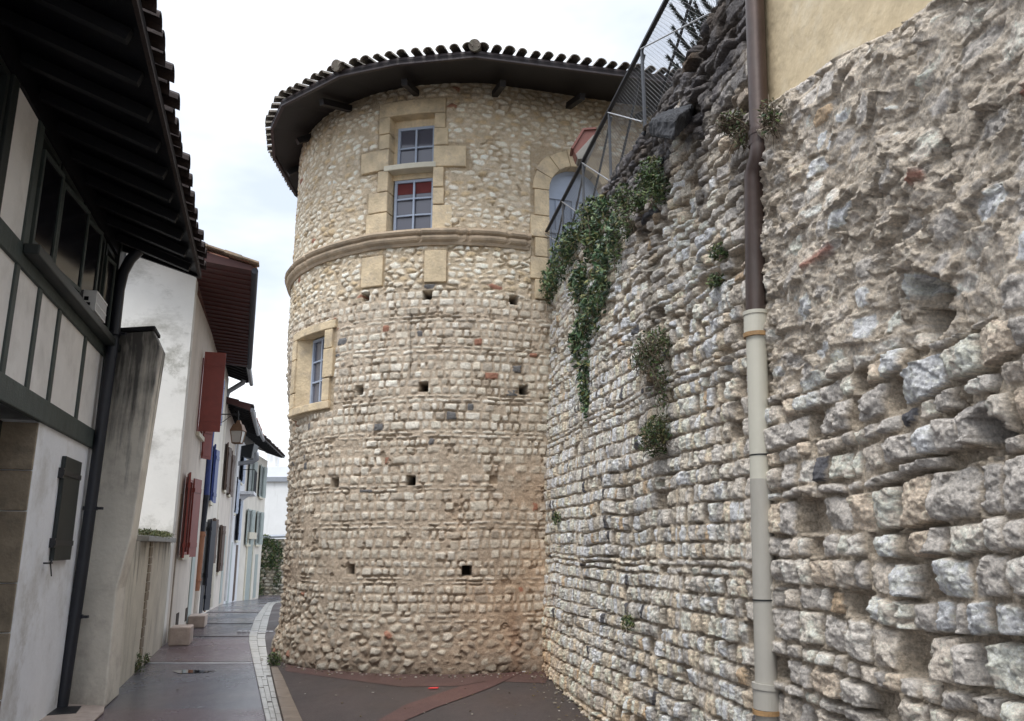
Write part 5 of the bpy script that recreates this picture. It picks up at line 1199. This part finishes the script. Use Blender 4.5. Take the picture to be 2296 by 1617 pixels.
def house6():
    f = Fac((-11.7, 35.5), (-12.45, 41), G(38)); g = f.g
    root = empty('louvred_house', f.p(0, 0, g), 'pale cream house with grey louvred shutters and a panelled door where the street bends', 'house')
    body(f, 5.9, 7, M['render_cream'], root)
    eave(f, -.5, f.L+.6, .75, 6.25, 6.1, 'eave_dark', 'tile_dark', root, .33, raft=.6, rm='rafter')
    for a, z0, z1 in ((.5, 4.0, 5.5), (3.3, 4.0, 5.5), (.8, 1.75, 3.3), (3.3, 1.75, 3.3)):
        window(f, a+.3, z0, z1, .9, root, 'grey_paint'); shutter(f, a+.3, z0, z1, .46, 172, 'grey_paint', root, 1, True); shutter(f, a+1.2, z0, z1, .46, 172, 'grey_paint', root, -1, True)
    b = MB(); f.box(b, 1.6, 2.9, -.02, .015, g, g+2.5); d = b.build('door', M['grey_paint'], root)
    b = MB(); f.box(b, 1.4, 1.6, 0, .05, g, g+2.7); f.box(b, 2.9, 3.1, 0, .05, g, g+2.7); f.box(b, 1.3, 3.2, 0, .12, g+2.7, g+3.0); b.build('door_frame', M['pale_stone'], root)
    b = MB(); f.box(b, 3.9, 4.6, -.02, .02, g, g+2.0); b.build('side_door', M['grey_paint'], root)
house6()
# lantern
def lantern():
    q = at_y(534, 960, 17.5); A = np.append(f2.p(f2.sz(479, 929)[0]*0+3.25, 0, 0)[:2], 0)
    yy = 17.5; P = lambda u, v: at_y(u, v, yy)
    root = empty('wall_lantern', P(479, 929), 'copper-roofed street lantern hanging from a long iron wall bracket', 'street lantern')
    b = MB(); b.tube([P(468, 929), P(536, 929)], .014, 6); b.tube([P(479, 952), P(500, 946), P(520, 931)], .008, 5); b.tube([P(534.5, 921), P(534.5, 943)], .012, 6); b.build('bracket', M['black_iron'], root)
    c = P(534, 1); c = P(534, 968); k = (P(535, 968)-P(534, 968))[0]
    def ring(v, hw): z = P(534, v)[2]; return [(c[0]+sx*hw*k, yy+sy*hw*k, z) for sx, sy in ((-1, -1), (1, -1), (1, 1), (-1, 1))]
    def frus(r0, r1, m, name, par): b = MB(); b.add(r0+r1, [(0, 1, 5, 4), (1, 2, 6, 5), (2, 3, 7, 6), (3, 0, 4, 7), (3, 2, 1, 0), (4, 5, 6, 7)]); return b.build(name, M[m], par)
    frus(ring(966, 14), ring(952, 9), 'lampcopper', 'lamp_roof', root); frus(ring(951.5, 6), ring(943, 3), 'lampcopper', 'lamp_cap', root)
    g_ = frus(ring(993, 8.5), ring(967, 12.5), 'lampglass', 'lamp_glass', root)
    b = MB(); a, d = ring(994, 9), ring(966.5, 13.2)
    for i in range(4): b.tube([a[i], d[i]], .011, 5); b.tube([a[i], a[(i+1) % 4]], .011, 5); b.tube([d[i], d[(i+1) % 4]], .014, 5)
    b.build('lamp_frame', M['lampcopper'], root)
lantern()
# far end of the street
def far_end():
    y = 43.5; A = at_y(560, 1345, y); g = G(y)
    zt = at_y(600, 1192, y)[2]
    root = empty('ivy_wall', (A[0], y, g), 'rubble garden wall hung with ivy closing the far end of the street', 'wall')
    s = np.arange(0, 8.5, .05); z = np.arange(0, 2.9+.01, .04); S, Z = np.meshgrid(s, z)
    sd, ID, lx, lz = rubble(S, Z, 301, .30, .17); t = sstep(0, .03, sd-.01); H = t*(.05+.05*rnd(ID, 1))+.04*fbm(S, Z, 3, 5, 3)
    cc = lerp(np.array([.30, .27, .21])+0*S[..., None], pick([(.52, .49, .41), (.60, .57, .5), (.42, .39, .32), (.5, .44, .33)], rnd(ID, 2)), t[..., None])
    dx = np.array([.97, .24]); nx = np.array([.24, -.97])
    P = np.stack([A[0]+S*dx[0]+H*nx[0], y+S*dx[1]+H*nx[1], g-.1+Z*(1+.02*S)], -1); grid_mesh('wall', P, cc, np.ones((len(z)-1, len(s)-1), bool), M['stone'], root)
    b = MB(); b.prism([(A[0], y+.02, g), (A[0]+8.3, y+2.05, g), (A[0]+8.3, y+2.05, g+2.95), (A[0], y+.02, g+2.85)], (0, .4, 0)); b.build('wall_core', M['soil'], root)
    b = MB(); b.prism([(A[0]-.2, y-.15, g+2.86), (A[0]+8.3, y+1.85, g+3.2), (A[0]+8.3, y+2.5, g+3.3), (A[0]-.2, y+.6, g+2.95)], (0, 0, .1)); b.build('coping', M['zinc'], root)
    bl = [(at_y(u, v, y-.05+.24*(u-560)/60*1.5), (r_, .2, rz), w_) for u, v, r_, rz, w_ in ((592, 1215, .5, .4, 2), (583, 1245, .3, .7, 2), (580, 1290, .22, .7, 1), (608, 1225, .6, .4, 2), (606, 1260, .3, .5, 1.5), (620, 1250, .4, .7, 2), (619, 1300, .3, .8, 1), (584, 1325, .2, .4, .7), (596, 1270, .2, .5, .5))]
    foliage('ivy', bl, 5200, .065, GREEN+IVY, 'ragged green ivy hanging in strands on the far garden wall', 'ivy')
    # pale building beyond
    y2 = 60; a, b2 = at_y(560, 1180, y2), at_y(640, 1180, y2); z0, z1 = -1, at_y(600, 1080, y2)[2]; z2 = at_y(600, 1040, y2)[2]
    root = empty('far_building', (a[0], y2, -1), 'pale streaked building with a grey roof band rising beyond the far garden wall', 'building')
    b = MB(); b.box(((a[0]+b2[0])/2+1, y2+3, (z0+z1)/2), (3.5, 0, 0), (0, 3, 0), (0, 0, (z1-z0)/2)); b.build('wall', M['far_white'], root)
    b = MB(); b.box(((a[0]+b2[0])/2+1, y2+3, z1+.16), (3.7, 0, 0), (0, 3.2, 0), (0, 0, .17)); b.build('cornice', M['zinc'], root)
    b = MB(); b.box(((a[0]+b2[0])/2+1.6, y2+4, (z1+.35+z2)/2), (2.9, 0, 0), (0, 2, 0), (0, 0, (z2-z1-.35)/2)); b.build('upper_wall', M['render_ltwhite'], root)
    q = at_y(612, 1040, y2+3); b = MB(); b.box((q[0], q[1], q[2]+.2), (.45, 0, 0), (0, .3, 0), (0, 0, .7)); b = b.build('chimney', M['far_white'], root); b = MB(); b.tube([(q[0]-.2, q[1], q[2]+.9), (q[0]-.2, q[1], q[2]+1.5)], [.12, .16], 8); b.tube([(q[0]+.2, q[1], q[2]+.9), (q[0]+.2, q[1], q[2]+1.3)], [.12, .16], 8); b.build('chimney_pot', M['tile_red'], root)
far_end()
# stone blocks at the foot of the houses
def foot_block(c, L_, w_, h_, label):
    b = MB(); b.box((c[0], c[1], c[2]+h_/2), HD3*L_/2, HN3*w_/2, Z3*h_/2); o = b.build('kerb_block', M['block'], None, bevel=.02); tag(o, label, 'stone block', 'stone blocks along the house fronts')
q = ground(385, 1448); foot_block(q+np.array([.05, .25, 0]), .55, .34, .30, 'pinkish stone block at the corner of the white house, nearer of the two')
q = ground(430, 1408); foot_block(q+np.array([0, .3, 0]), .65, .34, .24, 'pinkish stone block below the terracotta pipe, farther of the two')

# ------------------------------------------------------------------ GROUND
def sheet(name, pts, m, dz, kind='structure', lab=None):
    b = MB(); b.add([(p[0], p[1], (p[2] if len(p) > 2 else G(p[1]))+dz) for p in pts], [tuple(range(len(pts)))]); o = b.build(name, M[m], None); tag(o, kind=kind); return o
def grid_ground(name, xl, xr, ysn, m, dz, nx=8):
    """strip between left and right edge curves, following the street's fall"""
    V = []; Fc = []
    for y in ysn:
        a, c = xl(y), xr(y)
        for k in range(nx+1): x = a+(c-a)*k/nx; V.append((x, y, G(y)+dz))
    n_ = nx+1
    for i in range(len(ysn)-1):
        for k in range(nx): Fc.append((i*n_+k, i*n_+k+1, (i+1)*n_+k+1, (i+1)*n_+k))
    b = MB(); b.add(V, Fc); o = b.build(name, M[m], None); tag(o, kind='structure'); return o
ysn = [-30, 0, 5, 10, 15, 20, 22, 24, 26, 28, 31, 34, 37, 40, 45, 50, 60, 90, 300]
grid_ground('ground', lambda y: -250, lambda y: 250, ysn, 'soil', -.03, 2)
ysr = [-6]+list(np.arange(0, 46, 1.0))
Lc = [ground(u, v)[:2] for u, v in ((594, 1608), (578, 1535), (564, 1471), (558, 1440), (559, 1421), (573, 1385), (591, 1361), (600, 1352))]
Rc = [ground(u, v)[:2] for u, v in ((630, 1608), (618, 1560), (608, 1513), (598, 1460), (594, 1429), (602, 1392), (611, 1361), (619, 1352))]
Kc = [ground(u, v)[:2] for u, v in ((676, 1617), (655, 1570), (634, 1520), (622, 1499))]
def curve(pts, ext):
    P = sorted([tuple(p) for p in pts], key=lambda p: p[1]); ys_, xs_ = [p[1] for p in P], [p[0] for p in P]
    s0 = (xs_[1]-xs_[0])/(ys_[1]-ys_[0]); s1 = (xs_[-1]-xs_[-2])/(ys_[-1]-ys_[-2])
    def f_(y):
        if y < ys_[0]: return xs_[0]+s0*(y-ys_[0])
        if y > ys_[-1]: return xs_[-1]+s1*(y-ys_[-1])*.3
        return float(np.interp(y, ys_, xs_))
    return f_
gl, gr, gk = curve(Lc, 0), curve(Rc, 0), curve(Kc, 0)
grid_ground('road', lambda y: min(gl(y)-8, -12-.0*y) if y > 16 else gl(y)-7, lambda y: gl(y)+.01, ysr, 'asphalt', -.004, 6)
grid_ground('side_road', lambda y: gr(y)-.01, lambda y: 9., ysr, 'asphalt_dark', -.004, 6)
# darker reddish band in the lane, nearest the camera
def band(v0, v1, m, dz=.0, name='road_band', uL=-400):
    ya, yb = ground(580, v1)[1], ground(580, v0)[1]
    V = []
    yy = np.linspace(ya, yb, 6); b = MB()
    for y in yy: V += [(gl(y)-7, y, G(y)+dz), (gl(y)-.004, y, G(y)+dz)]
    b.add(V, [(2*i, 2*i+1, 2*i+3, 2*i+2) for i in range(5)]); o = b.build(name, M[m], None); tag(o, kind='structure')
band(1590, 1700, 'asphalt_red'); band(1432, 1484, 'asphalt_red')
def hline(v, th, m='paver_line', name='road_joint'):
    b = MB(); y = ground(500, v)[1]; b.box(((gl(y)-4.0)/1+2.0, y, G(y)+.002), (2.0, 0, 0), (0, th, 0), (0, 0, .004)); o = b.build(name, M[m], None); tag(o, kind='structure')
y = ground(450, 1487)[1]
for v, th, m in ((1487, .028, 'paver_line'), (1427, .02, 'asphalt_dark'), (1398, .02, 'asphalt_dark'), (1373, .05, 'asphalt_dark')):
    y = ground(500, v)[1]; b = MB(); x1 = gl(y)-.01; x0 = x1-2.35; b.box(((x0+x1)/2, y, G(y)+.001), ((x1-x0)/2, 0, 0), (0, th, 0), (0, 0, .0035)); tag(b.build('road_joint', M[m], None), kind='structure')
# paver gutter: two or three rows of slabs, dished in the middle
def gutter():
    b = MB(); y = 4.0; i = 0
    bed = grid_ground('gutter_bed', lambda y: gl(y), lambda y: gr(y), ysr, 'asphalt_dark', -.002, 2)
    while y < 44:
        L_ = random.uniform(.24, .42)*(1 if y < 20 else 2.2); ya, yb = y+.006, y+L_-.006; rows = 3 if y < 11 else 2
        for k in range(rows):
            f0, f1 = k/rows+.012, (k+1)/rows-.012
            of = (k % 2)*L_*.5
            c = [(gl(yy)+(gr(yy)-gl(yy))*ff, yy) for yy, ff in ((ya+of, f0), (ya+of, f1), (yb+of, f1), (yb+of, f0))]
            z = .003+random.uniform(0, .006)+(.006 if k != 1 else 0)
            b.prism([(x_, y_, G(y_)) for x_, y_ in c], (0, 0, z+.002))
        y += L_
    o = b.build('gutter_pavers', M['paver'], None, bevel=.002); tag(o, kind='structure')
    # kerb stones, brown, at the edge of the forecourt
    k = MB(); y = 3.5
    while y < ground(622, 1499)[1]:
        L_ = .55; ya, yb = y+.005, min(y+L_-.005, ground(622, 1499)[1]); c = [(gr(ya)+.012, ya), (gk(ya), ya), (gk(yb), yb), (gr(yb)+.012, yb)]
        k.prism([(x_, y_, -.02) for x_, y_ in c], (0, 0, .045)); y += L_
    tag(k.build('kerb', M['kerbstone'], None, bevel=.006), kind='structure')
    # row of small setts across the lane
    k = MB(); y = ground(560, 1417)[1]; x = ground(537, 1417)[0]; x1 = ground(622, 1415)[0]
    while x < x1: k.box((x, y+.03*math.sin(x*3), G(y)+.008), (.035, 0, 0), (0, .05, 0), (0, 0, .010)); x += .105
    tag(k.build('sett_row', M['paver_line'], None, bevel=.003), kind='structure')
gutter()
def patch(pix, m, dz, name='road_patch'):
    return sheet(name, [ground(u, v) for u, v in pix], m, dz)
patch([(640, 1505), (900, 1540), (1030, 1538), (1090, 1527), (1222, 1532), (1240, 1500), (1100, 1490), (640, 1480)], 'patch_warm', .0)
patch([(905, 1618), (844, 1618), (911, 1580), (1030, 1540), (1087, 1529), (1128, 1513), (1160, 1503), (1172, 1507), (1108, 1539), (1048, 1562), (975, 1588)], 'patch_red', .004)
sheet('puddle', [ground(u, v) for u, v in ((385, 1505), (420, 1502), (470, 1505), (500, 1502), (455, 1509), (400, 1510))], 'puddle', .004)
b = MB(); p = ground(960, 1546); b.add([p+[0, 0, .008], p+[.10, .02, .006], p+[.12, .06, .02], p+[.03, .05, .012]], [(0, 1, 2, 3)]); b.v = list(b.v)
b2 = MB(); b2.prism([p+[0, 0, .006], p+[.11, .02, .006], p+[.12, .06, .010], p+[.02, .05, .008]], (0, 0, .008)); tag(b2.build('paper_scrap', M['litter_red'], None), 'small red scrap of litter lying in front of the tower', 'litter')
p = ground(1163, 1507); b2 = MB(); b2.prism([p+[0, 0, .006], p+[.09, .0, .006], p+[.11, .03, .006], p+[.02, .03, .006]], (0, 0, .006)); tag(b2.build('paper_scrap', M['litter_white'], None), 'small white scrap of litter in the corner of tower and rampart', 'litter')
# terrace behind the rampart head
b = MB(); b.prism([wall_pt(4.4, -.45, 5.05), wall_pt(11.8, -.45, 5.3), (6, 14, 5.3), (8, 4.2, 5.05)], (0, 0, -5.0)); tag(b.build('terrace_ground', M['soil'], None), kind='structure')
# fallen bits of mortar, leaves and grit, thickest along the wall feet
def grit():
    b = MB(); r = np.random.default_rng(21)
    def bit(x, y, s, col):
        a = r.uniform(0, 6.28); p = [(x+s*math.cos(a+k*2.1)*r.uniform(.6, 1.2), y+s*math.sin(a+k*2.1)*r.uniform(.6, 1.2), G(y)+.004) for k in range(3)]
        b.prism(p, (0, 0, s*r.uniform(.2, .6)), col=col)
    cols = [(.40, .36, .30), (.30, .26, .21), (.16, .12, .08), (.22, .17, .07), (.50, .47, .42), (.10, .08, .06)]
    for _ in range(620):
        q = r.random()
        if q < .38: y = r.uniform(4, 11.6); x = WX+WS*y-.04-abs(r.normal())*.14
        elif q < .68:
            s_ = r.uniform(-4.2, .35); P = tower_pt(s_, .14+abs(r.normal())*.12, 0); x, y = P[0], P[1]
        elif q < .84: y = r.uniform(5.5, 11); x = r.uniform(gk(y)+.1, WX+WS*y-.1)
        else: y = r.uniform(9.6, 22); x = gl(y)-2.3*r.random()**.4
        if x > WX+WS*y-.02: continue
        bit(x, y, r.uniform(.006, .020), cols[r.integers(len(cols))])
    o = b.build('grit', M['leaf'], None); tag(o, 'scattered grit, mortar crumbs and dead leaf bits on the asphalt', 'grit', kind='stuff')
grit()
